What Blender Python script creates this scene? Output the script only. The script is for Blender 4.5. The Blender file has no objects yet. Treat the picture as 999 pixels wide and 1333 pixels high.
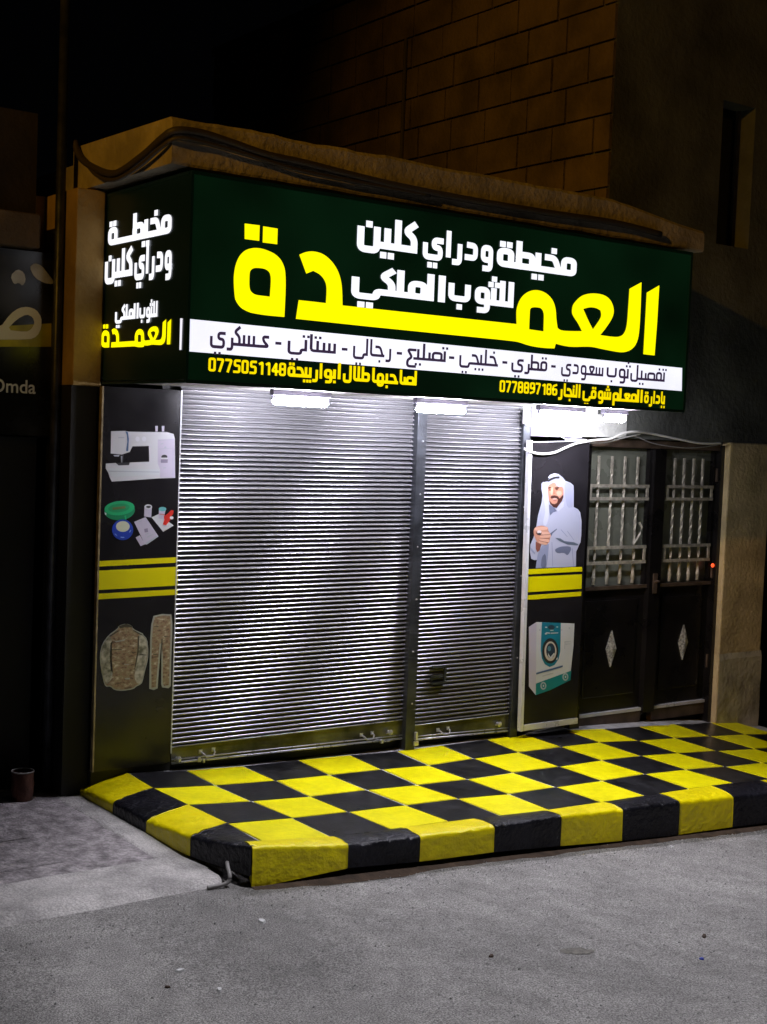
import bpy, math, random
from mathutils import Vector, noise
from mathutils.geometry import tessellate_polygon
random.seed(7)
sc = bpy.context.scene
col = sc.collection

# ------------------------------------------------------------------ camera
F, YAW, PITCH, ROLL = 1750.11, 0.632946, -0.05883, 0.038957
CAM = Vector((-3.4954, -7.26376, 2.09685))
cy_, sy_ = math.cos(YAW), math.sin(YAW)
fw = Vector((sy_*math.cos(PITCH), cy_*math.cos(PITCH), math.sin(PITCH)))
rt = Vector((cy_, -sy_, 0)); up = rt.cross(fw)
cr, sr = math.cos(ROLL), math.sin(ROLL)
RT = rt*cr + up*sr
UP = up*cr - rt*sr
cam = bpy.data.cameras.new('camera')
cam.sensor_fit = 'VERTICAL'; cam.sensor_height = 36; cam.lens = F/1333*36
cam.clip_start = .05; cam.clip_end = 500
camo = bpy.data.objects.new('camera', cam); col.objects.link(camo)
from mathutils import Matrix
M = Matrix.Identity(4)
for i in range(3):
    M[i][0] = RT[i]; M[i][1] = UP[i]; M[i][2] = -fw[i]; M[i][3] = CAM[i]
camo.matrix_world = M
sc.camera = camo

def at(px, py, axis, val):
    """the point of the plane axis = val that the photograph shows at px, py"""
    d = RT*((px-499.5)/F) - UP*((py-666.5)/F) + fw
    t = (val-CAM[axis])/d[axis]
    return CAM + d*t

# ------------------------------------------------------------------ night sky, light, exposure
w = bpy.data.worlds.new('World'); sc.world = w; w.use_nodes = True
wn = w.node_tree.nodes; bgn = wn['Background']
bgn.inputs[0].default_value = (.55, .6, .8, 1); bgn.inputs[1].default_value = .0006
sc.view_settings.view_transform = 'Standard'; sc.view_settings.look = 'None'
sc.view_settings.exposure = 0; sc.view_settings.gamma = 1

def spot(name, loc, target, energy, color, size, radius, blend=.6):
    l = bpy.data.lights.new(name, 'SPOT'); l.energy = energy; l.color = color
    l.spot_size = math.radians(size); l.spot_blend = blend; l.shadow_soft_size = radius
    o = bpy.data.objects.new(name, l); col.objects.link(o); o.location = loc
    o.rotation_euler = (Vector(target)-Vector(loc)).to_track_quat('-Z', 'Y').to_euler()
    return o
STREET = 2700
spot('sodium_street_light', (-14, -6.8, 8.0), (1.9, -1.6, 4.3), STREET, (1, .48, .04), 31, .12, 1.0)
spot('white_street_light', (1.3, -3.2, 8.6), (1.3, -3.45, 0), 1950, (.94, .93, 1), 49, .2, .5)
LAMP = 300

# ------------------------------------------------------------------ materials
def mat(name, color, rough=.6, metal=0., var=0., scale=6., bump=0., bscale=40., emit=None, estr=0., spec=.5, color2=None, coat=0., detail=6, stretch=None, lo=.35, hi=.65):
    m = bpy.data.materials.new(name); m.use_nodes = True
    nt = m.node_tree; b = nt.nodes['Principled BSDF']
    b.inputs['Base Color'].default_value = (*color, 1)
    b.inputs['Roughness'].default_value = rough; b.inputs['Metallic'].default_value = metal
    b.inputs['Specular IOR Level'].default_value = spec
    b.inputs['Coat Weight'].default_value = coat; b.inputs['Coat Roughness'].default_value = .12
    if emit: b.inputs['Emission Color'].default_value = (*emit, 1); b.inputs['Emission Strength'].default_value = estr
    if var or color2 or bump:
        tc = nt.nodes.new('ShaderNodeTexCoord'); geo = nt.nodes.new('ShaderNodeNewGeometry')
        mp = nt.nodes.new('ShaderNodeMapping'); nt.links.new(geo.outputs['Position'], mp.inputs[0])
        if stretch: mp.inputs['Scale'].default_value = stretch
    if var or color2:
        n = nt.nodes.new('ShaderNodeTexNoise'); n.inputs['Scale'].default_value = scale; n.inputs['Detail'].default_value = detail
        nt.links.new(mp.outputs[0], n.inputs['Vector'])
        r = nt.nodes.new('ShaderNodeValToRGB'); nt.links.new(n.outputs['Fac'], r.inputs[0])
        r.color_ramp.elements[0].position = lo; r.color_ramp.elements[1].position = hi
        c2 = color2 or tuple(min(1, c*(1+var)) for c in color); c1 = color if color2 else tuple(c*(1-var) for c in color)
        r.color_ramp.elements[0].color = (*c1, 1); r.color_ramp.elements[1].color = (*c2, 1)
        nt.links.new(r.outputs[0], b.inputs['Base Color'])
        rr = nt.nodes.new('ShaderNodeMapRange'); nt.links.new(n.outputs['Fac'], rr.inputs[0])
        rr.inputs[3].default_value = max(.03, rough-.12); rr.inputs[4].default_value = min(1, rough+.12)
        nt.links.new(rr.outputs[0], b.inputs['Roughness'])
    if bump:
        n2 = nt.nodes.new('ShaderNodeTexNoise'); n2.inputs['Scale'].default_value = bscale; n2.inputs['Detail'].default_value = 8
        nt.links.new(mp.outputs[0], n2.inputs['Vector'])
        bp = nt.nodes.new('ShaderNodeBump'); bp.inputs['Strength'].default_value = min(1, bump); bp.inputs['Distance'].default_value = .01*max(1, bump)
        nt.links.new(n2.outputs['Fac'], bp.inputs['Height']); nt.links.new(bp.outputs[0], b.inputs['Normal'])
    return m

def speckle(m, scale, amt, lo=.4, hi=.62):
    nt = m.node_tree; b = nt.nodes['Principled BSDF']; src = b.inputs['Base Color'].links[0].from_socket
    g = nt.nodes.new('ShaderNodeNewGeometry'); n = nt.nodes.new('ShaderNodeTexNoise'); n.inputs['Scale'].default_value = scale; n.inputs['Detail'].default_value = 3; n.inputs['Roughness'].default_value = .7
    nt.links.new(g.outputs['Position'], n.inputs['Vector'])
    r = nt.nodes.new('ShaderNodeMapRange'); r.inputs[1].default_value = lo; r.inputs[2].default_value = hi; r.inputs[3].default_value = 1-amt; r.inputs[4].default_value = 1+amt
    nt.links.new(n.outputs['Fac'], r.inputs[0])
    mx = nt.nodes.new('ShaderNodeVectorMath'); mx.operation = 'SCALE'; nt.links.new(src, mx.inputs[0]); nt.links.new(r.outputs[0], mx.inputs['Scale'])
    nt.links.new(mx.outputs[0], b.inputs['Base Color'])
M_ = {}
M_['black'] = mat('black_metal', (.018, .018, .018), .38, .3, .3, 5, .15, 60)
M_['blackmatte'] = mat('black_board', (.010, .010, .010), .7, 0, .3, 3)
M_['guide'] = mat('dark_grey_metal', (.055, .06, .07), .38, .6, .35, 9, .2, 70)
M_['slat'] = mat('galvanised_slat', (.31, .31, .335), .24, .68)
M_['groove'] = mat('shaded_groove', (.06, .06, .065), .6, .1)  # shade of the gaps between slats, put into the groove colour
M_['bar'] = mat('shutter_bottom_plate', (.10, .10, .09), .35, .75, .5, 6, .12, 50)
M_['steel'] = mat('bright_steel', (.50, .50, .53), .3, .45, .1, 20)
M_['alu'] = mat('white_aluminium', (.74, .75, .80), .3, .2, .06, 8)
M_['poster'] = mat('poster_black', (.013, .012, .014), .24, 0, .2, 3, spec=.5)
M_['concrete'] = mat('rough_concrete', (.38, .33, .24), .85, 0, .28, 3.5, 1.2, 22)
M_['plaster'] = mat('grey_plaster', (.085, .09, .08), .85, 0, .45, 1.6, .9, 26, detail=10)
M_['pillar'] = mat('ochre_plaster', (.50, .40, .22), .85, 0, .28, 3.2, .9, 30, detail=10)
M_['dadoplaster'] = mat('pale_dado_plaster', (.44, .41, .30), .8, 0, .28, 5, .8, 30)
M_['whiteboard'] = mat('white_board', (.36, .35, .42), .5, 0, .08, 12)
M_['whitewash'] = mat('whitewashed_concrete', (.55, .56, .52), .8, 0, .2, 9, .8, 40)
M_['brick'] = mat('tan_stone_block', (.13, .092, .058), .9, 0, .35, 2.5, 1.2, 30)
M_['mortar'] = mat('mortar', (.07, .05, .034), .95, 0, .3, 8)
M_['asphalt'] = mat('worn_asphalt', (.272, .262, .252), .9, 0, .22, .9, .8, 190, detail=12, lo=.3, hi=.7)
speckle(M_['asphalt'], 130, .6, .38, .64); speckle(M_['asphalt'], 9, .12); speckle(M_['asphalt'], 1.1, .16, .35, .65)
M_['apron'] = mat('mottled_apron_concrete', (.29, .265, .272), .85, 0, .42, 11, 1.0, 45, detail=12, stretch=(1, .8, 1))
speckle(M_['apron'], 45, .25)
M_['screed'] = mat('pale_cement_screed', (.42, .40, .39), .85, 0, .3, 5, 1.0, 50, detail=10)
speckle(M_['screed'], 110, .22)
M_['threshold'] = mat('grey_cement_threshold', (.40, .40, .40), .8, 0, .25, 6, .8, 40)
M_['yellow'] = mat('yellow_paint', (.86, .78, .0), .36, 0, .06, 5, .15, 60, spec=.4)
M_['blackpaint'] = mat('black_paint', (.014, .014, .016), .32, 0, .3, 5, .15, 55, coat=.12, spec=.35)
speckle(M_['blackpaint'], 14, .45); speckle(M_['yellow'], 22, .06)
M_['kyellow'] = mat('yellow_kerb_paint', (.80, .67, .0), .38, 0, .09, 6, .9, 32, spec=.35)
M_['kblack'] = mat('black_kerb_paint', (.010, .010, .014), .32, 0, .35, 6, 1.6, 34, spec=.26)
M_['grout'] = mat('grey_white_joint', (.52, .52, .50), .8, 0, .2, 9)
M_['dirt'] = mat('brown_dirt_shadow', (.07, .045, .03), .95, 0, .4, 12, 1., 40)  # also carries the painted shadow strip under the kerb
M_['pyellow'] = mat('printed_yellow', (.72, .66, .0), .35, 0, .02, 4)
M_['cable_white'] = mat('white_cable', (.7, .7, .66), .45)
M_['cable_dark'] = mat('dark_cable', (.05, .04, .03), .6)
M_['cable_grey'] = mat('grey_hose', (.28, .27, .26), .5, 0, .2, 20)
M_['glass'] = mat('frosted_door_glass', (.14, .15, .12), .28, 0, .15, 4, .1, 60)
M_['grille'] = mat('pale_grille_paint', (.42, .39, .32), .5, .3, .3, 25, .2, 60)
M_['door'] = mat('black_door_paint', (.007, .006, .006), .30, .0, .3, 4, .1, 30)
M_['doortrim'] = mat('worn_brown_metal', (.10, .07, .05), .5, .3, .35, 8)
M_['window'] = mat('dark_window', (.004, .004, .005), .15)
M_['rust'] = mat('rusty_tin', (.09, .035, .022), .7, .2, .5, 9, .6, 40)
M_['neigh'] = mat('neighbour_black_panel', (.010, .011, .012), .22, 0, color2=(.085, .09, .10), scale=2.1, lo=.42, hi=.75)
M_['neighletter'] = mat('neighbour_cream_letter', (.85, .85, .62), .5)
M_['neighyellow'] = mat('neighbour_yellow_band', (.42, .38, .02), .3, 0, .6, 4)

def emat(name, color, strength, base=(.02, .02, .02), rough=.25, noisy=0., nscale=1.2):
    m = mat(name, base, rough, emit=color, estr=strength)
    if noisy:
        nt = m.node_tree; b = nt.nodes['Principled BSDF']
        g = nt.nodes.new('ShaderNodeNewGeometry'); n = nt.nodes.new('ShaderNodeTexNoise'); n.inputs['Scale'].default_value = nscale; n.inputs['Detail'].default_value = 1.5
        nt.links.new(g.outputs['Position'], n.inputs['Vector'])
        r = nt.nodes.new('ShaderNodeMapRange'); r.inputs[1].default_value = .3; r.inputs[2].default_value = .7
        r.inputs[3].default_value = strength*(1-noisy); r.inputs[4].default_value = strength*(1+noisy)
        nt.links.new(n.outputs['Fac'], r.inputs[0]); nt.links.new(r.outputs[0], b.inputs['Emission Strength'])
    return m
M_['tube'] = emat('lit_tube', (.90, .88, 1.), LAMP, (.8, .8, .8))
M_['signgreen'] = emat('backlit_dark_green', (.0010, .0062, .0022), 1., (.003, .009, .005), .22, .6, 1.6)
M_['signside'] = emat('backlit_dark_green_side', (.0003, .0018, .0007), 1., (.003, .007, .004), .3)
M_['lwhite'] = emat('backlit_white', (.86, .90, 1.), 1.15, (.7, .7, .7), .3, .12, 3)
M_['lyellow'] = emat('backlit_yellow', (1., .93, .0), 1.1, (.6, .55, .0), .3, .06, 3)
M_['lgold'] = emat('backlit_small_yellow', (1., .78, .0), .95, (.6, .5, .0), .3)
M_['bandwhite'] = emat('backlit_white_band', (.84, .86, 1.), 1.1, (.7, .7, .7), .3, .1, 2.5)
M_['banddark'] = emat('dark_band_letters', (.035, .02, .05), 1., (.02, .02, .03))
M_['red'] = emat('red_indicator', (1., .09, .02), 1.6, (.4, .02, .01))

# ------------------------------------------------------------------ object helpers
ORG = {}
def wo(o): return ORG.get(o.name, Vector((0, 0, 0))) if o else Vector((0, 0, 0))
class MB:
    def __init__(s): s.v = []; s.f = []
    def poly(s, pts):
        n = len(s.v); s.v += [Vector(p) for p in pts]; s.f.append(tuple(range(n, n+len(pts))))
    def box(s, a, b):
        x0, y0, z0 = [min(a[i], b[i]) for i in range(3)]; x1, y1, z1 = [max(a[i], b[i]) for i in range(3)]
        n = len(s.v)
        s.v += [Vector(p) for p in ((x0,y0,z0),(x1,y0,z0),(x1,y1,z0),(x0,y1,z0),(x0,y0,z1),(x1,y0,z1),(x1,y1,z1),(x0,y1,z1))]
        s.f += [tuple(n+i for i in q) for q in ((0,3,2,1),(4,5,6,7),(0,1,5,4),(1,2,6,5),(2,3,7,6),(3,0,4,7))]
        return s
    def tube(s, pts, r, seg=8, cap=True, rs=None):
        pts = [Vector(p) for p in pts]; rings = []
        ref = Vector((0, 0, 1))
        for i, p in enumerate(pts):
            d = (pts[min(i+1, len(pts)-1)]-pts[max(i-1, 0)]).normalized()
            if abs(d.dot(ref)) > .95: ref = Vector((1, 0, 0))
            a = d.cross(ref).normalized(); b = d.cross(a); rr = rs[i] if rs else r
            n = len(s.v); rings.append(n)
            s.v += [p + a*math.cos(2*math.pi*k/seg)*rr + b*math.sin(2*math.pi*k/seg)*rr for k in range(seg)]
        for q in range(len(rings)-1):
            for k in range(seg):
                s.f.append((rings[q]+k, rings[q]+(k+1) % seg, rings[q+1]+(k+1) % seg, rings[q+1]+k))
        if cap:
            s.f.append(tuple(rings[0]+k for k in range(seg))[::-1]); s.f.append(tuple(rings[-1]+k for k in range(seg)))
        return s
    def grid(s, nu, nv, fn):
        n = len(s.v)
        for i in range(nu+1):
            for j in range(nv+1): s.v.append(Vector(fn(i/nu, j/nv)))
        for i in range(nu):
            for j in range(nv):
                a = n+i*(nv+1)+j; s.f.append((a, a+nv+1, a+nv+2, a+1))
        return s
    def flat(s, outer, holes=(), mp=None):
        """filled outline with holes; mp maps (u, v) to a 3D point"""
        loops = [[Vector((p[0], p[1], 0)) for p in outer]] + [[Vector((p[0], p[1], 0)) for p in h] for h in holes]
        allp = [p for l in loops for p in l]; n = len(s.v)
        tr = tessellate_polygon(loops)
        s.v += [Vector(mp(p.x, p.y)) for p in allp]; s.f += [tuple(n+i for i in t) for t in tr]
        return s

def build(name, mb, m, parent=None, smooth=False, origin=None, bevel=0):
    me = bpy.data.meshes.new(name)
    if origin is None:
        if parent: origin = wo(parent)
        else:
            xs = [v.x for v in mb.v]; ys = [v.y for v in mb.v]; zs = [v.z for v in mb.v]
            origin = Vector(((min(xs)+max(xs))/2, (min(ys)+max(ys))/2, min(zs)))
    origin = Vector(origin)
    me.from_pydata([v-origin for v in mb.v], [], mb.f); me.update()
    if isinstance(m, (list, tuple)):
        for k in m: me.materials.append(k)
    else: me.materials.append(m)
    if smooth:
        for p in me.polygons: p.use_smooth = True
    o = bpy.data.objects.new(name, me); col.objects.link(o)
    o.parent = parent; o.location = origin - wo(parent); ORG[o.name] = origin
    if bevel:
        b = o.modifiers.new('bevel', 'BEVEL'); b.width = bevel; b.segments = 2; b.limit_method = 'ANGLE'
    return o
def piece(name, me, parent, loc, rot=None):
    o = bpy.data.objects.new(name, me); col.objects.link(o); o.parent = parent
    o.location = Vector(loc)-wo(parent); ORG[o.name] = Vector(loc)
    if rot: o.rotation_euler = rot
    return o
def tag(o, label=None, cat=None, group=None, kind=None):
    if label: o['label'] = label
    if cat: o['category'] = cat
    if group: o['group'] = group
    if kind: o['kind'] = kind
    return o
def thing(name, loc, label=None, cat=None, group=None, kind=None):
    o = bpy.data.objects.new(name, None); col.objects.link(o); o.location = loc; ORG[o.name] = Vector(loc); o.empty_display_size = .2
    return tag(o, label, cat, group, kind)
def bx(name, a, b, m, parent=None, bevel=0): return build(name, MB().box(a, b), m, parent, bevel=bevel)

# ------------------------------------------------------------------ ground levels
def road_z(x, y):
    if x < -.2: return -.12
    return -.12 - .066*(min(x, 9)+.2)
def tile_z(x, y):
    X = max(-.4, min(x, 5.3))
    z = 0.00696 - .0768*X + .02572*X*X - .00356*X**3 + .00116*y + .00815*X*y + .00851*y*y
    return z - .075*(x-X if x > X else 0)

def axis_steps(a, b, fine0, fine1, step):
    out = [a]; v = fine0
    k = a
    while k < fine0-3: k += max(2., (fine0-k)*.4); out.append(min(k, fine0-1.5))
    n = int((fine1-fine0)/step)
    out += [fine0+(fine1-fine0)*i/n for i in range(n+1)]
    k = fine1
    while k < b: k += max(2., (k-fine1)*.6); out.append(min(k, b))
    return sorted(set(out))
def road_s(x, y): return road_z(x, y) + .010*noise.noise(Vector((x*1.1, y*1.1, 0))) + .004*noise.noise(Vector((x*5, y*5, 3)))
xs = axis_steps(-60, 60, -4, 8, .12); ys = axis_steps(-60, 60, -6, .6, .12)
mb = MB()
for x in xs:
    for y in ys:
        z = road_z(x, y) + (.010*noise.noise(Vector((x*1.1, y*1.1, 0))) + .004*noise.noise(Vector((x*5, y*5, 3))) if -4 <= x <= 8 and -6 <= y <= -1.7 else 0)
        if y > -1.55: z -= .06
        mb.v.append(Vector((x, y, z)))
ny = len(ys)
for i in range(len(xs)-1):
    for j in range(ny-1):
        a = i*ny+j; mb.f.append((a, a+ny, a+ny+1, a+1))
road = build('road', mb, M_['asphalt'], smooth=True, origin=(0, 0, 0)); tag(road, 'worn grey asphalt street in front of the shop', kind='structure')

# ------------------------------------------------------------------ raised pavement: painted squares and kerb
pav = thing('pavement', (2.4, -.8, -.1), 'raised pavement painted in yellow and black squares', kind='structure')
TP = {(0,0):(168,1006),(0,1):(199.3,1026.4),(0,2):(245,1048),(0,3):(295.4,1072),(0,4):(343.6,1097),
(1,0):(241.3,1003),(1,1):(280.5,1022.4),(1,2):(327.5,1043.2),(1,3):(381,1065),(1,4):(432.5,1090),
(2,0):(317,997.3),(2,1):(359,1016.5),(2,2):(403.7,1037),(2,3):(454,1057),(2,4):(509,1080),
(3,0):(388,990),(3,1):(429,1009),(3,2):(478,1028.5),(3,3):(528.6,1048.4),(3,4):(585.6,1069.7),
(4,0):(455,983),(4,1):(497,1001.5),(4,2):(543,1022),(4,3):(597,1040),(4,4):(653,1062.5),
(5,0):(516.6,978),(5,1):(558,996.5),(5,2):(608.5,1014.5),(5,3):(662.5,1033.7),(5,4):(716.5,1054.8),
(6,0):(576,970.5),(6,1):(617.3,987.6),(6,2):(667.8,1006),(6,3):(723.8,1024.6),(6,4):(783,1045),
(7,0):(633.7,962.8),(7,1):(675,979.6),(7,2):(728,998),(7,3):(784,1016.6),(7,4):(842,1036.5),
(8,0):(684,956.3),(8,1):(730.5,972.4),(8,2):(784,990),(8,3):(840,1007.7),(8,4):(897,1027),
(9,0):(736.5,950.8),(9,1):(780.6,966.4),(9,2):(834.7,984),(9,3):(893,1002),(9,4):(956,1019.7),
(10,0):(785.4,948.8),(10,1):(832,964.4),(10,2):(883.4,980.8),(10,3):(944,998),
(11,0):(832.3,946),(11,1):(878.6,960.8),(11,2):(934,977.6),(12,0):(879,942.8),(12,1):(924.7,958.4),(12,2):(982,974.8),(13,0):(923.5,940.4),(13,1):(970,956)}
NC = 14
def corner(i, j):
    if (i, j) in TP:
        P = Vector((i*.4, -j*.4, tile_z(i*.4, -j*.4)))
        for _ in range(5): P = at(*TP[i, j], 2, tile_z(P.x, P.y))
        return P
    x, y = i*.4+.02, -j*.4
    return Vector((x, y, tile_z(x, y)))
CO = {(i, j): corner(i, j) for i in range(NC+1) for j in range(5)}
# bed of grey cement under and between the squares
mb = MB()
def bed(u, v):
    i = u*NC; j = v*4; i0 = min(int(i), NC-1); j0 = min(int(j), 3); a = i-i0; b = j-j0
    P = (CO[i0,j0]*(1-a)+CO[i0+1,j0]*a)*(1-b) + (CO[i0,j0+1]*(1-a)+CO[i0+1,j0+1]*a)*b
    return P - Vector((0, 0, .004))
mb.grid(NC, 4, bed)
build('joint_bed', mb, M_['grout'], pav)
for i in range(NC):
    for j in range(4):
        A, B, C, D = CO[i,j], CO[i+1,j], CO[i+1,j+1], CO[i,j+1]
        c = (A+B+C+D)/4; g = .016
        jit = [Vector((random.uniform(-.004, .004), random.uniform(-.004, .004), 0)) for _ in range(4)]
        mb = MB(); N = 3
        def q(u, v):
            P = (A*(1-u)+B*u)*(1-v) + (D*(1-u)+C*u)*v
            d = P-c; d.z = 0
            P = c + (P-c)*(1-g/.4) + (jit[0]*(1-u)*(1-v)+jit[1]*u*(1-v)+jit[2]*u*v+jit[3]*(1-u)*v)
            return P + Vector((0, 0, .002+.0012*noise.noise(P*3.)))
        mb.grid(N, N, q)
        yellow = (i+j) % 2 == 1
        n0 = len(mb.v)
        # thin skirt down to the bed
        ring = [(k, 0) for k in range(N)] + [(N, k) for k in range(N)] + [(N-k, N) for k in range(N)] + [(0, N-k) for k in range(N)]
        idx = [a*(N+1)+b for a, b in ring]
        mb.v += [mb.v[k]-Vector((0, 0, .008)) for k in idx]
        for k in range(len(idx)): mb.f.append((idx[k], n0+k, n0+(k+1) % len(idx), idx[(k+1) % len(idx)]))
        mb.f = [f[::-1] for f in mb.f]
        build('tile', mb, M_['yellow' if yellow else 'blackpaint'], pav)

def kerb_block(P0, P1, Q0, Q1, zb0, zb1, m, lump=.012, seed=0, out=Vector((0, -1, 0)), cap=True):
    """P inner top edge, Q outer top edge, zb bottom height; 0 and 1 the two ends"""
    mb = MB(); nu, nv = 26, 22
    def fn(u, v):
        P = P0.lerp(P1, u); Q = Q0.lerp(Q1, u); zb = zb0*(1-u)+zb1*u
        e = min(u, 1-u)*nu
        r = .019
        if v < .5:
            t = v/.5; X = P.lerp(Q, t*.88)
            X.z += .004*math.sin(t*math.pi)
        elif v < .67:
            t = (v-.5)/.17; a = t*math.pi/2
            b = P.lerp(Q, .88); d = Q-b
            X = b + d*math.sin(a) - Vector((0, 0, r*(1-math.cos(a))))
            X.z = b.z*(1-t)+Q.z*t - r*(1-math.cos(a))
        else:
            t = (v-.67)/.33; X = Q.copy(); X.z = (Q.z-r)*(1-t)+zb*t; X += out*.001*t
        k = noise.noise(Vector((X.x*3+seed, X.y*3, X.z*3)))*.55 + noise.noise(Vector((X.x*11+seed, X.y*11, X.z*11)))*.5 + noise.noise(Vector((X.x*30+seed, X.y*30, X.z*30)))*.28
        if .42 < v < .72: k += min(0, noise.noise(Vector((X.x*22, X.y*22, seed)))+.12)*1.9
        s = min(1, v*6) if v < .9 else 1
        X += (out*.6+Vector((0, 0, 1))*(1 if v < .67 else .1))*k*lump*s
        if e < .5:
            X -= (Q-P).normalized()*.003
        return X
    mb.grid(nu, nv, fn)
    L = (nv+1)
    mb.f.append(tuple(range(nv, -1, -1))); mb.f.append(tuple(nu*L+k for k in range(nv+1)))
    return build('kerb_block', mb, m, pav, smooth=True)
KY = -1.8
outer = [(330,1101),(454.5,1099),(548,1088.5),(645,1074.5),(732,1061.5),(812,1053),(886,1043),(956,1036.5)]
bot = [(328,1157),(454,1130),(550,1121),(645,1109),(732,1101),(812,1094),(886,1086),(956,1076)]
OQ = [at(x, y, 1, KY) for x, y in outer]; OB = [at(x, y, 1, KY).z for x, y in bot]
while len(OQ) < 11:
    d = .49; OQ.append(OQ[-1]+Vector((d, 0, -.03))); OB.append(OB[-1]-.033)
def inner_front(x):
    for i in range(NC):
        if CO[i,4].x <= x <= CO[i+1,4].x:
            t = (x-CO[i,4].x)/(CO[i+1,4].x-CO[i,4].x); return CO[i,4].lerp(CO[i+1,4], t)
    return CO[0,4].copy() if x < 0 else CO[NC,4]+Vector((x-CO[NC,4].x, 0, 0))
K = []
for k in range(len(OQ)-1):
    a = inner_front(OQ[k].x+.03); b = inner_front(OQ[k+1].x+.03)
    if k == 0: a = CO[0,4] + Vector((-.12, 0, .02))
    z = Vector((0, 0, .004))
    kerb_block(a+z, b+z, OQ[k], OQ[k+1], OB[k], OB[k+1], M_['kyellow' if k % 2 == 0 else 'kblack'], .012 if k < 2 else .006, seed=k*7)
# left return of the kerb
lo = [(98,1023),(147,1044),(190,1066),(248,1088),(328,1106)]; lb = [(97,1029),(146,1058),(190,1083),(248,1110),(326,1150)]
LX = -.27
LQ = [at(x, y, 0, LX) for x, y in lo]; LB = [at(x, y, 0, LX).z-.02 for x, y in lb]
LQ[4] = OQ[0].copy()+Vector((-.005, .01, -.003)); LQ[0].y = .12
inn = [CO[0,0]+Vector((-.01, .05, 0)), CO[0,1], CO[0,2], CO[0,3], CO[0,4]+Vector((-.02, .0, .0))]
for k in range(4):
    z = Vector((0, 0, .004))
    kerb_block(inn[k]+z, inn[k+1]+z, LQ[k], LQ[k+1], LB[k], LB[k+1], M_['kyellow' if k % 2 == 0 else 'kblack'], .009, seed=50+k*5, out=Vector((-1, 0, 0)))
# solid fill under the pavement, brown strip of dirt and painted shadow at its foot
mb = MB(); mb.v = []
mb.box((-.2, -1.72, -.9), (5.9, 0.3, -.9+.001))
fill = MB()
def fl(u, v):
    x = .02+u*5.9; y = .45-v*2.1; return Vector((x, y, tile_z(x, min(0, y))-.03))
fill.grid(24, 6, fl)
build('cement_bed', fill, M_['threshold'], pav)
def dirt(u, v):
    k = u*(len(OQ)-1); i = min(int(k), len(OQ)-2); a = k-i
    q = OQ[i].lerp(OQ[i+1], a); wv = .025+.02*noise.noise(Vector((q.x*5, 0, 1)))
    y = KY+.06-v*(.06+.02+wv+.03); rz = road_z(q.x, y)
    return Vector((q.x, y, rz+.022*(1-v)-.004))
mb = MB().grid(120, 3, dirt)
build('gutter_dirt_shadow', mb, M_['dirt'], pav, smooth=True)

# threshold strip between squares and shop front
mb = MB()
def th(u, v):
    x = .0+u*5.9; y = .62*(1-v) + (-.03)*v
    if v > .99: 
        k = max(0, min(NC-1, int(x/.4))); y = min(CO[k,0].y, CO[k+1,0].y)-.006
    return Vector((x, y, tile_z(x, 0)+.0005+(.012*(1-v) if x > 3.7 else 0)+.003*noise.noise(Vector((x*3, y*3, 5)))))
mb.grid(60, 8, th)
thr = build('threshold', mb, M_['threshold'], None, smooth=True); tag(thr, 'grey cement strip between the shop front and the painted squares', kind='structure')

# ------------------------------------------------------------------ apron on the left
ap = thing('apron', (-1.6, -.7, -.12), 'mottled concrete forecourt left of the painted kerb', kind='structure')
mb = MB()
def apz(x, y): return -.098 + .004*noise.noise(Vector((x*2, y*2, 0)))
def apf(u, v):
    x = -.83+u*.56; y = .5 - v*2.2
    if v > .99: y += .03*noise.noise(Vector((x*4, 0, 3)))
    z = apz(x, y)
    if v > .97: z = -.122
    return Vector((x, y, z))
mb.grid(12, 44, apf)
build('screed_margin', mb, M_['apron'], ap, smooth=True)
mb = MB()
mb.grid(30, 6, lambda u, v: Vector((-5+u*4.75 if u < 1 else -.27, -1.24-v*.46+.03*noise.noise(Vector((u*12, 0, 3)))*(v > .9), (apz(-5+u*4.73, -1.3)+.004 if v < .95 else -.124))))
build('screed_margin', mb, M_['screed'], ap, smooth=True)
mb = MB(); mb.grid(12, 20, lambda u, v: Vector((-.42+u*.16+.02*noise.noise(Vector((v*8, 0, 9)))*(u < .1), .5-v*2.0, apz(-.35, .5-v*2)+.0035*(1 if u > .01 else -1))))
build('screed_margin', mb, M_['screed'], ap, smooth=True)
for i in range(9):
    for j in range(-1, 4):
        x1 = -.812-i*.455; y1 = .30-j*.455+.0
        if y1-.44 < -1.75: continue
        mb = MB(); g = .012
        y0 = max(y1-.455+g, -1.30)
        mb.grid(3, 3, lambda u, v: Vector((x1-.455+g+u*(.455-g), y0+v*(y1-y0), apz(x1-.455+u*.455, y1)+.002)))
        mb2 = MB().box((x1-.455+g, y0, -.14), (x1, y1, apz(x1, y1)-.001)); mb.f = [f for f in mb.f]
        n = len(mb.v); mb.v += mb2.v; mb.f += [tuple(n+k for k in f) for f in mb2.f]
        build('slab', mb, M_['apron'], ap)
mb = MB().box((-5, -1.5, -.125), (-.8, .5, -.102)); build('joint_bed', mb, M_['screed'], ap)

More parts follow.
